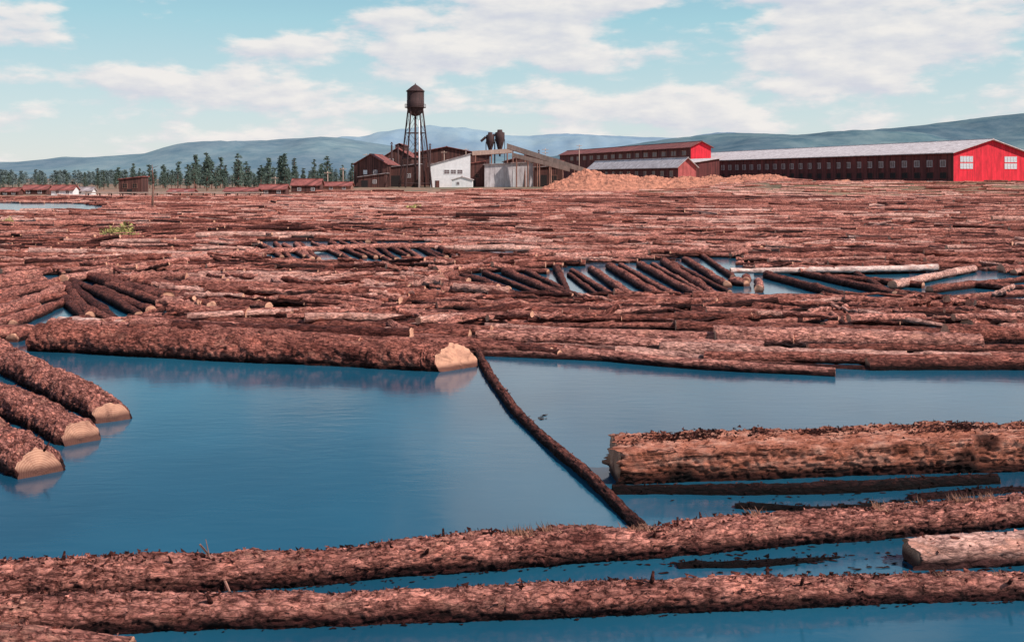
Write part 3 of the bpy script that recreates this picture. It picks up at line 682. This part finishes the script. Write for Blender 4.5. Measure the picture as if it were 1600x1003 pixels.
gable(58,335,TH,7.0,80,7.0,2.9,2.0,SHADERED,ROOFP,"low shed with pale sloping roof and faded red end wall",name='lumber_shed',wins=[('left',5+k*7,3.5,2.2,1.8,DGLASS,PALETIMBER) for k in range(9)],over=.8,frontmat=PINKRED,posts=12)
gable(74.5,400,TH,9.5,150,14.4,2.2,3.5,SHADERED,ROOFR,"tall red mill hall with shade-darkened sides, rusty roof and bright red end",name='mill_hall',wins=[('left',6+k*9,11,4,1.8,DGLASS,TIMBER) for k in range(15)],over=1,frontmat=RED,posts=20)
def U(u,d=330): return (u-800)*d/F
def ZV(v,d=330): return H-(v-VH)*d/F
ZB=1.75
gable(U(1082,345),345,TH,11,60,ZV(255,345)-3.0,1.6,3.0,SHADERED,ROOFP,"low lean-to with pale roof joining two mill sheds",name='lean_to',shed=True,over=.6,posts=8)
gable(U(553),330,-.12,U(606)-U(553),16,ZV(257)-ZB,ZV(242)-ZV(257),ZB,BROWN,ROOFR,"dark brown gabled mill building with rusty roof",wins=[('front',4,4.5,1.2,1.3,GLASS,WHITE),('front',7.5,4.5,1.2,1.3,DGLASS,WHITE)],door=(2,2.6,3,DARK),over=.5)
gable(U(560,322),322,-.05,9,6,3.4,1.2,ZB,BROWN,ROOFG,"small dark annex shed beside the gabled mill building",name='shed',shed=True,door=(1,2.2,2.4,DARK),wins=[('front',5.5,1.4,1.1,1.1,DGLASS,WHITE)],over=.4)
gable(U(585),352,-.05,U(630,352)-U(585,352),22,ZV(246,352)-ZB,ZV(232,352)-ZV(246,352),ZB,BROWN,ROOFR,"brown weathered sawmill building with rusty roof and monitor",wins=[('front',3,9,1.5,1.2,DGLASS,WHITE)],over=.5,monitor=(3,1.2))
gable(U(600),334,0,U(652)-U(600),10,ZV(262)-ZB,1.2,ZB,BROWN,ROOFG,"low dark brown lean-to with open front beneath tower",shed=True,door=(1.5,4,4,DARK),wins=[('front',8,3.4,1.4,1.2,DGLASS,WHITE)],over=.4)
gable(U(630,372),372,.02,U(765,372)-U(630,372),18,ZV(243,372)-ZB,ZV(230,372)-ZV(243,372),ZB,BROWN,ROOFR,"wide brown sawmill hall with rusty low pitched roof",wins=[('front',5+k*5.5,7.5,2.2,1.5,DGLASS,TIMBER) for k in range(5)],over=.7)
gable(U(676),322,.10,U(738,322)-U(676,322),14,ZV(258,322)-ZB,ZV(241,322)-ZV(258,322),ZB,WHITE,ROOFG,"whitewashed mill building with sloping roof and strip window",shed=True,wins=[('front',5.4,4.6,1.7,1.3,DGLASS,WHITE),('front',7.6,4.6,1.7,1.3,DGLASS,WHITE),('front',9.8,4.6,1.7,1.3,DGLASS,WHITE)],door=(1.5,1.4,2.3,BROWN),over=.4)
gable(U(706,312),312,0,U(738,312)-U(706,312),6,2.6,1.0,ZB-.1,WHITE,ROOFP,"small white shack with pale roof at the mill",name='shack',wins=[('front',2,1.1,.9,.9,DGLASS,WHITE)],over=.3)
gable(U(757,318),318,0,U(833,318)-U(757,318),12,ZV(258,318)-ZB,.8,ZB,GREY,ROOFG,"pale grey flat fronted metal mill shed",shed=True,wins=[],door=(9.5,.4,6,WHITE),over=.5)
gable(U(735,326),326,0,U(757,326)-U(735,326),10,ZV(256,326)-ZB,.7,ZB,BROWN,ROOFR,"dark narrow timber building between mill sheds",shed=True,wins=[('front',2.3,3.2,1.2,1.3,DARK,TIMBER)],door=(.6,1.2,2.4,DARK),over=.4)
gable(U(790,350),350,.05,U(880,350)-U(790,350),20,ZV(252,350)-ZB,ZV(240,350)-ZV(252,350),ZB,BROWN,ROOFR,"brown timber mill house behind the conveyor",wins=[('front',4+k*5,5.8,2,1.6,DGLASS,TIMBER) for k in range(4)],over=.6)
gable(U(836,322),322,0,U(880,322)-U(836,322),9,ZV(262,322)-ZB,.6,ZB,BROWN,ROOFG,"open fronted brown timber shed with dark bays",shed=True,door=(.8,3.2,4.2,DARK),wins=[('front',6.2,.6,2.2,3.4,DARK,TIMBER)],over=.5)
def conveyor(pa,pb,wd,label,legs=4,side=1.2):
    pa=np.array(pa);pb=np.array(pb)
    o=bpy.data.objects.new('conveyor',None);COL.objects.link(o);c=np.array([pa[0],pa[1],ZB]);o.location=c;o['label']=label;o['category']='conveyor'
    a=pa-c;b=pb-c;g=G();q=np.array([0,wd/2,0])
    g.slab([a-q,b-q,b+q,a+q],.6);mk_obj('deck',g.mesh('deck',TIMBER),o)
    for sgn in (-1,1):
        g=G(); q1=q*sgn*1.02; q2=q*sgn*1.1; u_=np.array([0,0,side])
        g.slab([x_+u_ for x_ in [a+q1,b+q1,b+q2,a+q2]],side+.5); mk_obj('side_board',g.mesh('side_board',PALETIMBER if sgn<0 else TIMBER),o)
    for t in np.linspace(.08,.88,legs):
        g=G();m=a+(b-a)*t
        for sgn in (-1,1): g.tube(m+q*sgn*.9-[0,0,.5],[m[0],m[1]+sgn*wd*.8,-1.3],.25)
        g.tube(m+q*.9-[0,0,1],[m[0],m[1]-wd*.7,0.2],.13); 
        mk_obj('trestle',g.mesh('trestle',TIMBER),o)
conveyor(PD(792,230,322),PD(912,268,312),2.4,"inclined timber conveyor on trestle legs running down",6)
conveyor(PD(800,243,316),PD(890,266,308),2.0,"smaller sloping boarded timber conveyor at the mill",5,.9)
conveyor(PD(738,241,330),PD(800,237,330),2.4,"elevated timber walkway between mill buildings",3,1.0)
for (u,vt,vb,rr) in ((766,209,240,1.5),(781,205,242,1.7)):
    d=340;o=bpy.data.objects.new('dust_cyclone',None);COL.objects.link(o);o.location=(U(u,d),d,ZB);o['label']="dark steel dust collecting cyclone on stilts above roofs";o['category']='cyclone';o['group']='dust cyclones above the mill'
    zt=ZV(vt,d)-ZB;zm=ZV(vb,d)-ZB;g=G()
    g.lathe([(0.01,zt+.5),(rr*.5,zt+.45),(rr*.55,zt-.3),(rr,zt-.6),(rr,zt-3),(rr*.25,zm+.6),(.25,zm-.6),(.01,zm-.7)],16);mk_obj('hopper',g.mesh('hopper',STEEL,True),o)
    g=G();g.tube((-rr,-.5,zt-1.2),(-rr-1.8,-.5,zt-2.8),.45,n=8);mk_obj('duct',g.mesh('duct',STEEL),o)
    for sx in (-1,1):
        for sy in (-1,1):
            g=G();g.tube((sx*rr,sy*rr,zt-3),(sx*rr,sy*rr,-1),.12);mk_obj('leg',g.mesh('leg',STEEL),o)
# water tower
d=322; cx=U(649,d); k=d/F
o=bpy.data.objects.new('water_tower',None);COL.objects.link(o);o.location=(cx,d,ZB);o.rotation_euler=(0,0,.35);o['label']="tall dark rusty steel water tower with conical roof on braced legs";o['category']='water tower'
zz=lambda v:ZV(v,d)-ZB
R=13*k; 
g=G();g.lathe([(R,zz(143)),(R,zz(157)),(R+.06,zz(157)-.05),(R+.06,zz(168)),(R*.97,zz(172)),(R*.8,zz(177)),(R*.45,zz(180.5)),(.5,zz(182)),(.01,zz(182))],32)
mk_obj('tank',g.mesh('tank',STEEL,True),o)
g=G();g.lathe([(R+.35,zz(143)-.1),(R+.35,zz(143)+.05),(R*.5,zz(136)),(.12,zz(132)),(.12,zz(130.5)),(.01,zz(130.3))],32);mk_obj('tank_roof',g.mesh('tank_roof',STEEL),o)
g=G();g.lathe([(R,zz(168)),(R+.75,zz(168)),(R+.75,zz(168)-.15),(R,zz(168)-.15)],32)
for i in range(24):
    a=i*math.pi/12; g.tube(((R+.7)*math.cos(a),(R+.7)*math.sin(a),zz(168)),((R+.7)*math.cos(a),(R+.7)*math.sin(a),zz(168)+1),.04,n=4)
    a2=a+math.pi/12; g.tube(((R+.7)*math.cos(a),(R+.7)*math.sin(a),zz(168)+1),((R+.7)*math.cos(a2),(R+.7)*math.sin(a2),zz(168)+1),.04,n=4)
mk_obj('balcony',g.mesh('balcony',STEEL),o)
zt,zb_=zz(169),-.6
def legp(i,z):
    t=(zt-z)/(zt-zb_); r_=R*1.0+(5.6*1.15-R)*t; a=math.pi/4+i*math.pi/2
    return np.array([r_*math.cos(a),r_*math.sin(a),z])
for i in range(4):
    g=G();g.tube(legp(i,zt),legp(i,zb_),.24,.28,n=8);mk_obj('leg',g.mesh('leg',STEEL),o)
lv=np.linspace(zt,zb_+2,4)
g=G()
for j in range(4):
    for i in range(4):
        if j>0: g.tube(legp(i,lv[j]),legp((i+1)%4,lv[j]),.13,n=5)
        if j<3:
            g.tube(legp(i,lv[j]),legp((i+1)%4,lv[j+1]),.06,n=4); g.tube(legp((i+1)%4,lv[j]),legp(i,lv[j+1]),.06,n=4)
mk_obj('bracing',g.mesh('bracing',STEEL),o)
g=G();g.tube((0,0,zz(181)),(0,0,-1),.35,n=10);mk_obj('riser_pipe',g.mesh('riser_pipe',STEEL,True),o)
g=G()
for sx in (-.2,.2): g.tube((R+.15,sx,zz(143)),(R+.15,sx,zz(168)),.04,n=4)
for z in np.arange(zz(168),zz(143),.5): g.tube((R+.15,-.2,z),(R+.15,.2,z),.03,n=4)
mk_obj('ladder',g.mesh('ladder',STEEL),o)
def pole(u,vt,d,r=.16,arms=1,label="weathered wooden utility pole beside the mill",mat=PALETIMBER):
    x=U(u,d);zb=float(max(TZ(x,d),-1.9));zt=ZV(vt,d)
    o=bpy.data.objects.new('utility_pole',None);COL.objects.link(o);o.location=(x,d,zb);o['label']=label;o['category']='pole';o['group']='utility poles at the mill'
    g=G();g.tube((0,0,-.6),(0,0,zt-zb),r*1.2,r*.8,n=10);mk_obj('post',g.mesh('post',mat,True),o)
    for a in range(arms):
        g=G();z=zt-zb-.6-a*1.2;g.box(-1.1,1.1,-.28,-.17,z,z+.14)
        for q in (-1,-.5,.5,1): g.tube((q,-.22,z+.14),(q,-.22,z+.35),.05,n=6)
        mk_obj('crossarm',g.mesh('crossarm',mat),o)
pole(655,188,308,.26,0,"tall pale bare wooden mast beside the water tower",WHITE)
pole(536,262,300,.14,1); pole(512,268,305); pole(728,232,345,.14,1); pole(852,232,350,.14,2); pole(430,276,300,.13,1); pole(905,226,380,.15,2); pole(694,236,340,.13,1); pole(572,240,345,.12,1)
# slim stacks on the mill roofs
for (u,vt,d,rr) in ((612,226,345,.35),(622,230,345,.3),(672,228,360,.35),(842,238,345,.3)):
    o=bpy.data.objects.new('smoke_stack',None);COL.objects.link(o);o.location=(U(u,d),d,ZB);o['label']="slim dark metal smoke stack rising above the mill roofs";o['category']='chimney';o['group']='smoke stacks at the mill'
    h_=ZV(vt,d)-ZB; g=G();g.tube((0,0,-.5),(0,0,h_),rr,rr*.9,10);mk_obj('pipe',g.mesh('pipe',STEEL,True),o)
    g=G();g.lathe([(rr*1.6,h_+.2),(rr*.2,h_+.9),(.01,h_+.95)],12);mk_obj('rain_cap',g.mesh('rain_cap',STEEL),o)
def pile(u0,u1,prof,d,dep,label):
    us=np.linspace(u0,u1,200); vs=np.interp(us,[p[0] for p in prof],[p[1] for p in prof]); X=U(us,d)
    rows=[];ts=np.linspace(-1,1,60)
    for t in ts:
        row=[]
        for x,v in zip(X,vs):
            y=d+t*dep; gz=float(TZ(x,y)); top=ZV(v,d)-float(TZ(x,d))
            f=(1-abs(t)**1.5); n=mn.fractal((x*.16,y*.16,2.2),.9,2,6)*1.1+mn.fractal((x*.9,y*.9,9),.8,2,5)*.6
            row.append((x,y,gz+max(0,top)*f+n*f*min(1,max(0,top))-.15*(1-f)))
        rows.append(row)
    V=np.array(rows).reshape(-1,3);nx=200;jj,ii=np.meshgrid(np.arange(59),np.arange(nx-1),indexing='ij');q=(jj*nx+ii).ravel()
    mk_obj('sawdust_pile',mk_mesh('sawdust_pile',V,np.stack([q,q+1,q+nx+1,q+nx],1),None,[SAW],smooth=False),label=label,cat='sawdust pile')
pile(848,1266,[(848,294),(870,285),(895,273),(915,268),(960,273),(1010,276),(1060,279),(1110,279),(1160,276),(1210,273),(1245,279),(1266,290)],286,10,"long heap of orange sawdust and bark beside the log pond")
pile(1285,1345,[(1285,288),(1305,282),(1325,282),(1345,288)],268,4,"small mound of orange sawdust beside the long shed")

def shack(u0,u1,vt,vb,d,wall,roof,lab,name='house'):
    x=U(u0,d);w=U(u1,d)-x; zb=float(TZ(x,d)); h=ZV(vt,d)-zb; 
    return gable(x+w,d,math.pi/2,w*.6,w,h*.58,h*.42,zb,wall,roof,lab,name=name,cat='house' if name=='house' else 'shed',wins=[('left',w*.25,h*.18,.9,.8,DGLASS,WHITE),('left',w*.72,h*.18,.9,.8,DGLASS,WHITE)],over=.35)
shack(0,28,295,309,262,BROWN,ROOFR,"small red roofed cabin on the far shore")
shack(33,72,291,309,270,BROWN,ROOFR,"brown shack with rusty red roof on the far shore")
shack(80,114,291,309,262,WHITE,ROOFR,"white walled house with rusty roof on the far shore")
shack(117,143,294,308,266,WHITE,ROOFG,"small white house with grey roof on the far shore")
shack(350,400,295,306,262,BROWN,ROOFR,"long low rusty roofed shed on the far shore",name='shed')
shack(404,446,290,304,268,BROWN,ROOFR,"dark low timber shed on the far shore",name='shed')
shack(455,500,281,300,285,BROWN,ROOFR,"brown timber shed with rusty roof near trees",name='shed')
shack(505,548,286,300,295,TIMBER,ROOFR,"small brown shed beside the mill",name='shed')
shack(262,300,297,305,264,TIMBER,ROOFR,"tiny brown shed on the far shore",name='shed')
gable(U(186,262),262,0,U(221,262)-U(186,262),5,ZV(281,262)-.3,.7,.3,BROWN,ROOFR,"tall brown open timber structure on the far shore",name='timber_hoist',shed=True,wins=[('front',1.6,1.9,1.2,1.2,DARK,TIMBER),('front',4.3,1.9,1.2,1.2,DARK,TIMBER)],door=(2.2,1.4,1.6,DARK),over=.3)
o=bpy.data.objects.new('trestle',None);COL.objects.link(o);o.location=(U(150,256),250,0);o['label']="low timber trestle on piles along the far shore";o['category']='trestle'
g=G();g.box(0,46,-.8,.8,1.0,1.25);mk_obj('deck',g.mesh('deck',PALETIMBER),o)
for i in range(16):
    for sy in (-.7,.7):
        g=G();g.tube((i*3+.3,sy,-1.5),(i*3+.3,sy,1.0),.16);mk_obj('pile',g.mesh('pile',TIMBER),o)

# ---------------------------------------------------------------- trees
def pine_meshes(seed,h,full):
    r=np.random.default_rng(seed); g=G()
    bend=r.normal(size=2)*.02*h
    for i in range(6):
        t0,t1=i/6,(i+1)/6
        p0=np.array([bend[0]*t0*t0,bend[1]*t0*t0,h*t0-(.5 if i==0 else 0)]);p1=np.array([bend[0]*t1*t1,bend[1]*t1*t1,h*t1])
        g.tube(p0,p1,.022*h*(1-t0*.9),.022*h*(1-t1*.9)+.01,n=7)
    V=[];T=[];k=0
    z=h*r.uniform(.14,.34)
    while z<h*.985:
        t=z/h; br=h*full*(1-t)**.42*(.5+.9*r.random())*(1 if t>.3 else .6+.4*r.random())+.2
        nb=r.integers(4,8)
        for b in range(nb):
            if r.random()<.22: continue
            a=r.random()*6.28; L=br*r.uniform(.5,1.15); tip=np.array([math.cos(a)*L,math.sin(a)*L,.0*L+r.normal()*.15*L])
            c0=np.array([bend[0]*t*t,bend[1]*t*t,z]); g.tube(c0,c0+tip,.03*h*.18,.02,n=3)
            for q in range(3):
                cc=c0+tip*(.35+.32*q)
                for _ in range(9):
                    c=cc+r.normal(size=3)*np.array([.26,.26,.2])*L*.8*(1 if q<2 else .7)
                    v=r.normal(size=(3,3))*np.array([.32,.32,.24])*(h/15)*.8+c
                    V.append(v);T.append((k,k+1,k+2));k+=3
        z+=h*r.uniform(.035,.075)
    tr=g.mesh('trunk',TRUNK); V=np.vstack(V)
    cr=mk_mesh('crown',V,None,T,[NEEDLE],smooth=False)
    return tr,cr,V,np.array(T)
VAR=[pine_meshes(100+i,15,f) for i,f in enumerate((.13,.17,.20,.14,.18,.22,.15))]
def put_tree(u,vt,d,vi=None):
    x=U(u,d);zb=float(TZ(x,d));h=ZV(vt,d)-zb; sc=h/15; vi=random.randrange(7) if vi is None else vi
    o=bpy.data.objects.new('pine_tree',None);COL.objects.link(o);o.location=(x,d,zb);o.scale=(sc*random.uniform(.85,1.2),)*2+(sc,);o.rotation_euler=(0,0,random.random()*6.28)
    o['label']="tall dark green pine tree on the far shore";o['category']='tree';o['group']='pine trees on the far shore'
    mk_obj('trunk',VAR[vi][0],o);mk_obj('crown',VAR[vi][1],o)
tops=[(8,277),(22,271),(35,276),(58,272),(75,277),(95,274),(112,270),(128,269),(150,262),(163,267),(178,261),(192,267),(205,255),(218,263),(229,257),(250,265),(262,257),(274,252),(288,257),(300,247),(311,241),(321,237),(333,252),(345,245),(356,257),(368,251),(378,240),(390,259),(402,262),(413,246),(424,257),(434,243),(445,240),(456,246),(468,260),(481,263),(493,249),(505,244),(517,257),(530,262),(543,257),(556,254),(570,262),(590,256)]
for u,v in tops:
    for k in range(4):
        put_tree(u+random.uniform(-9,9),v+ (0 if k==0 else random.uniform(7,26)),random.uniform(330,430) if k==0 else random.uniform(340,460))
for u,v in ((890,238),(880,242)):
    put_tree(u,v,random.uniform(560,600))
Vs=[];Ts=[];n=0
for i in range(420):
    u=random.uniform(-250,640); d=random.uniform(480,680); x=U(u,d); h=ZV(random.uniform(264,277),d)-float(TZ(x,d)); sc=max(4,h)/15
    _,_,V,T=VAR[i%7]; a=random.random()*6.28
    W=V.copy(); W[:,0]=(V[:,0]*math.cos(a)-V[:,1]*math.sin(a))*sc*1.5+x; W[:,1]=(V[:,0]*math.sin(a)+V[:,1]*math.cos(a))*sc*1.5+d; W[:,2]=V[:,2]*sc+float(TZ(x,d))
    Vs.append(W);Ts.append(T+n);n+=len(W)
HAZY=plain_mat('haze_tinted_needles',(.17,.22,.215),.45,.3)  # paler needle colour with distance haze painted in
mk_obj('forest',mk_mesh('forest',np.vstack(Vs),None,np.vstack(Ts),[HAZY],smooth=False),label="dense haze-tinted pine forest on the plain below hills",cat='forest',kind='stuff')

o=bpy.data.objects.new('dead_tree',None);COL.objects.link(o);q=P(238,326,0);o.location=q;o['label']="bare dead tree trunk standing in the log pond";o['category']='tree'
g=G();g.tube((0,0,-1),(.15,0,4),.22,.15,8);g.tube((.15,0,4),(-.05,0,7.2),.15,.04,8);mk_obj('trunk',g.mesh('trunk',TRUNK,True),o)
for i in range(7):
    z=3+i*.6;a=i*2.1;g=G();g.tube((.08,0,z),(.08+math.cos(a)*.9,math.sin(a)*.9,z+.35),.05,.015,5);mk_obj('branch',g.mesh('branch',TRUNK),o)

def leafy(name,loc,rx,rz,n,size,mat,label,cat,blade=False):
    V=[];T=[];k=0
    for i in range(n):
        if blade:
            b=np.array([rng.normal()*rx*.5,rng.normal()*rx*.25,0]); t=b+np.array([rng.normal()*rx*.6,rng.normal()*rx*.6,rz*rng.uniform(.3,1.0)]); w=np.array([size,0,0])
            V+= [b-w,b+w,(b+t)/2+w*.7+[0,0,.1*rz],t]; T+=[(k,k+1,k+2),(k,k+2,k+3)];k+=4
        else:
            v=rng.normal(size=3);v/=np.linalg.norm(v);c=v*np.array([rx,rx,rz])*rng.uniform(.4,1)*(1+.3*math.sin(v[0]*5+v[1]*4));c[2]=abs(c[2])
            for q in range(3): V.append(c+rng.normal(size=3)*size)
            T.append((k,k+1,k+2));k+=3
    mk_obj(name,mk_mesh(name,np.array(V),None,T,[mat],smooth=False),loc=loc,label=label,cat=cat)
leafy('shrub',P(190,372,0),1.5,1.15,900,.09,SHRUB,"yellow green shrub growing among packed logs",'plant')
leafy('shrub',P(10,352,0),1.3,.7,500,.09,SHRUB,"low green shrub growing among packed logs",'plant')
leafy('shrub',P(648,328,0),1.6,.8,400,.12,SHRUB,"small green shrub among packed logs",'plant')
def onlog(path,u):
    for a,b in zip(path[:-1],path[1:]):
        ua=800+F*a[0]/a[1];ub=800+F*b[0]/b[1]
        if ua<=u<=ub: t=(u-ua)/(ub-ua);return a+(b-a)*t
    return path[0]
TUF=[(318,12),(352,8),(380,8),(590,8),(640,7),(800,24),(812,26),(820,20),(835,24),(850,30),(858,20),(868,20),(905,26),(930,12),(990,12),(1010,14),(1120,12),(1175,16),(1187,20),(1300,12),(1370,16),(1405,12),(1440,16),(1490,20),(1502,24),(1512,16),(1528,24),(1548,18),(1590,14),(200,9),(120,8),(470,8),(700,9)]
for u,n_ in TUF:
    q=onlog(F1,u).copy(); q[2]+=.17;q[0]+=rng.normal()*.03
    leafy('grass_tuft',q,.10,.12 if n_<15 else .20,n_*2,.006,GRASS,"small dry tuft of grass sprouting from a floating log",'plant',True)
for u,n_ in ((1300,12),(1330,10),(1420,14),(1470,18),(1500,12),(1560,12),(250,9),(330,9)):
    q=onlog(F2,u).copy(); q[2]+=.13
    leafy('grass_tuft',q,.09,.10,n_*2,.005,GRASS,"small dry tuft of grass sprouting from a floating log",'plant',True)
q=onlog(F1,345); g=G(); g.tube((-.25,-.05,.36),(.0,-.1,.1),.012,.015,5); g.tube((0,-.1,.1),(.22,-.35,-.12),.02,.012,5); g.tube((-.12,-.08,.22),(-.16,-.1,.44),.008,.004,4)
mk_obj('branch',g.mesh('branch',TIMBER),loc=(q[0],q[1],.15),label="thin broken dark branch leaning over a log",cat='branch')
V=[];T=[];k=0
def chips(n,pick,smin,smax):
    global k
    for _ in range(n):
        c=pick(); sz=rng.uniform(smin,smax); m=6
        aa=np.sort(rng.random(m)*6.28); st=rng.uniform(1,2.5); ro=rng.random()*.8-.4
        pts=np.stack([np.cos(aa)*sz*st,np.sin(aa)*sz,rng.random(m)*.008],1)
        pts=np.stack([pts[:,0]*math.cos(ro)-pts[:,1]*math.sin(ro),pts[:,0]*math.sin(ro)+pts[:,1]*math.cos(ro),pts[:,2]],1)+c+[0,0,.006]
        ctr=c+np.array([0,0,.010+sz*.2]); V.extend(pts);V.append(ctr)
        for i in range(m): T.append((k+i,k+(i+1)%m,k+m))
        k+=m+1
def near_path(path,off):
    def f():
        i=rng.integers(0,len(path)-1);t=rng.random();q=path[i]+(path[i+1]-path[i])*t
        return np.array([q[0],q[1]+off()*(1 if rng.random()<.5 else -1),0])
    return f
chips(420,near_path(F1,lambda:.24+abs(rng.normal())*.06),.006,.025)
chips(300,near_path(F2,lambda:.18+abs(rng.normal())*.05),.006,.025)
chips(50,lambda:np.array([rng.uniform(1.5,8.5),rng.normal(15.3,.2),0]),.01,.03)
chips(60,lambda:P(rng.uniform(1130,1600),rng.normal(790,10),0)*np.array([1,1,0]),.02,.05)
chips(120,lambda:P(rng.uniform(1000,1600),rng.normal(878,10),0)*np.array([1,1,0]),.01,.04)
chips(8,lambda:P(rng.normal(845,6),rng.normal(652,3),0)*np.array([1,1,0]),.02,.04)
V=np.array(V); me=mk_mesh('floating_bark',V,None,T,[BARK],attrs={'lco':('FLOAT_VECTOR',V),'tint':('FLOAT',rng.uniform(.2,.8,len(V)))},smooth=False)
mk_obj('floating_bark',me,label="scattered bark chips floating on the water",cat='bark debris',kind='stuff')

# ---------------------------------------------------------------- light, sky, camera
S=Vector((.84,-.44,0)).normalized(); el=math.radians(46); S=Vector((S.x*math.cos(el),S.y*math.cos(el),math.sin(el)))
ld=bpy.data.lights.new('sun','SUN');ld.energy=5.0;ld.angle=math.radians(.5);ld.color=(1,.93,.87)
lo=bpy.data.objects.new('sun',ld);COL.objects.link(lo);lo.rotation_euler=S.to_track_quat('Z','Y').to_euler();lo.location=(50,-50,80)
w=bpy.data.worlds.new('World');scene.world=w;w.use_nodes=True;nt=w.node_tree;L=nt.links
bg=nt.nodes['Background'];bg.inputs['Strength'].default_value=.1
sky=N(nt,'ShaderNodeTexSky',sky_type='NISHITA');sky.sun_disc=False;sky.sun_elevation=el;sky.sun_rotation=math.atan2(S.x,S.y);sky.air_density=1.0;sky.dust_density=.6;sky.ozone_density=1.5
tc=N(nt,'ShaderNodeTexCoord'); GEN=tc.outputs['Generated']
def cl(sc,scale,detail,offs=(0,0,0),rough=.55):
    m=N(nt,'ShaderNodeMapping');m.inputs['Scale'].default_value=sc;m.inputs['Location'].default_value=offs;L.new(GEN,m.inputs['Vector'])
    return noise(nt,m.outputs[0],scale,detail,rough,0).outputs['Fac']
c1=cl((1,1,2.9),9.0,10,(.35,0,.2),.55); c2=cl((1,1,2.9),9.0,10,(.362,0,.222),.55); c3=cl((1,1,4.5),2.4,3,(3,1,2.3))
cs=mth(nt,'MULTIPLY_ADD',c3,.55,mth(nt,'MULTIPLY_ADD',c1,1.15,.045))
def blob(dirv,rad,amt):
    v=N(nt,'ShaderNodeVectorMath',operation='DISTANCE');
    mp=N(nt,'ShaderNodeMapping');mp.inputs['Scale'].default_value=(1,0,rad[1]);L.new(GEN,mp.inputs['Vector']);L.new(mp.outputs[0],v.inputs[0]);v.inputs[1].default_value=(dirv[0],0,dirv[1]*rad[1])
    r_=N(nt,'ShaderNodeMapRange',interpolation_type='SMOOTHSTEP');r_.inputs[1].default_value=0;r_.inputs[2].default_value=rad[0];r_.inputs[3].default_value=amt;r_.inputs[4].default_value=0;L.new(v.outputs['Value'],r_.inputs[0]);return r_.outputs[0]
cs=mth(nt,'ADD',cs,blob((.03,.29),(.13,.55),.40)); cs=mth(nt,'ADD',cs,blob((.30,.22),(.28,1.6),.28)); cs=mth(nt,'SUBTRACT',cs,blob((-.32,.36),(.34,1.1),.32))
cs=mth(nt,'SUBTRACT',cs,blob((-.36,.165),(.15,1.6),.10)); cs=mth(nt,'SUBTRACT',cs,blob((.20,.15),(.09,1.6),.14)); cs=mth(nt,'ADD',cs,blob((.0,.13),(.18,1.8),.06))
sx=N(nt,'ShaderNodeSeparateXYZ');L.new(GEN,sx.inputs[0])
up=N(nt,'ShaderNodeMapRange');up.inputs[1].default_value=.38;up.inputs[2].default_value=.6;up.inputs[3].default_value=0;up.inputs[4].default_value=.25;L.new(sx.outputs[2],up.inputs[0]); cs=mth(nt,'SUBTRACT',cs,up.outputs[0])
mr=N(nt,'ShaderNodeMapRange',interpolation_type='SMOOTHSTEP');mr.inputs[1].default_value=.81;mr.inputs[2].default_value=.97;L.new(cs,mr.inputs[0])
df=mth(nt,'SUBTRACT',c1,c2); ma=mth(nt,'MULTIPLY_ADD',df,2.8,.5)
shade=ramp(nt,[(.15,(6.7,6.8,7.5)),(.45,(7.7,7.6,7.8)),(.8,(9.0,8.6,8.3))],ma)
gr=ramp(nt,[(0,(8.0,8.0,7.8)),(.06,(6.4,7.7,7.9)),(.16,(3.9,6.7,7.5)),(.25,(2.0,4.4,6.2)),(.42,(.9,2.4,4.2)),(1,(.7,1.6,3.2))],sx.outputs[2])  # upper sky out of view is darkened to lower the fill light
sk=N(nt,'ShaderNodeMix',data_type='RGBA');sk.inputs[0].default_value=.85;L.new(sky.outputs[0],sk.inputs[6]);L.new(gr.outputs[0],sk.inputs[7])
mx=N(nt,'ShaderNodeMix',data_type='RGBA')
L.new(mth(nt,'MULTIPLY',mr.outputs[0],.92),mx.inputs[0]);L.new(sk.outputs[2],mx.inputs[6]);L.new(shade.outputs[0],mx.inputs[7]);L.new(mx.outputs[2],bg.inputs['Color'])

cd=bpy.data.cameras.new('camera');cam=bpy.data.objects.new('camera',cd);COL.objects.link(cam);scene.camera=cam
cam.location=(0,0,H);cam.rotation_euler=(math.pi/2,0,0)
cd.sensor_width=36;cd.lens=36*F/1600;cd.shift_y=-(501.5-VH)/1600;cd.clip_start=.1;cd.clip_end=30000
scene.view_settings.view_transform='Standard';scene.view_settings.look='None';scene.view_settings.exposure=0
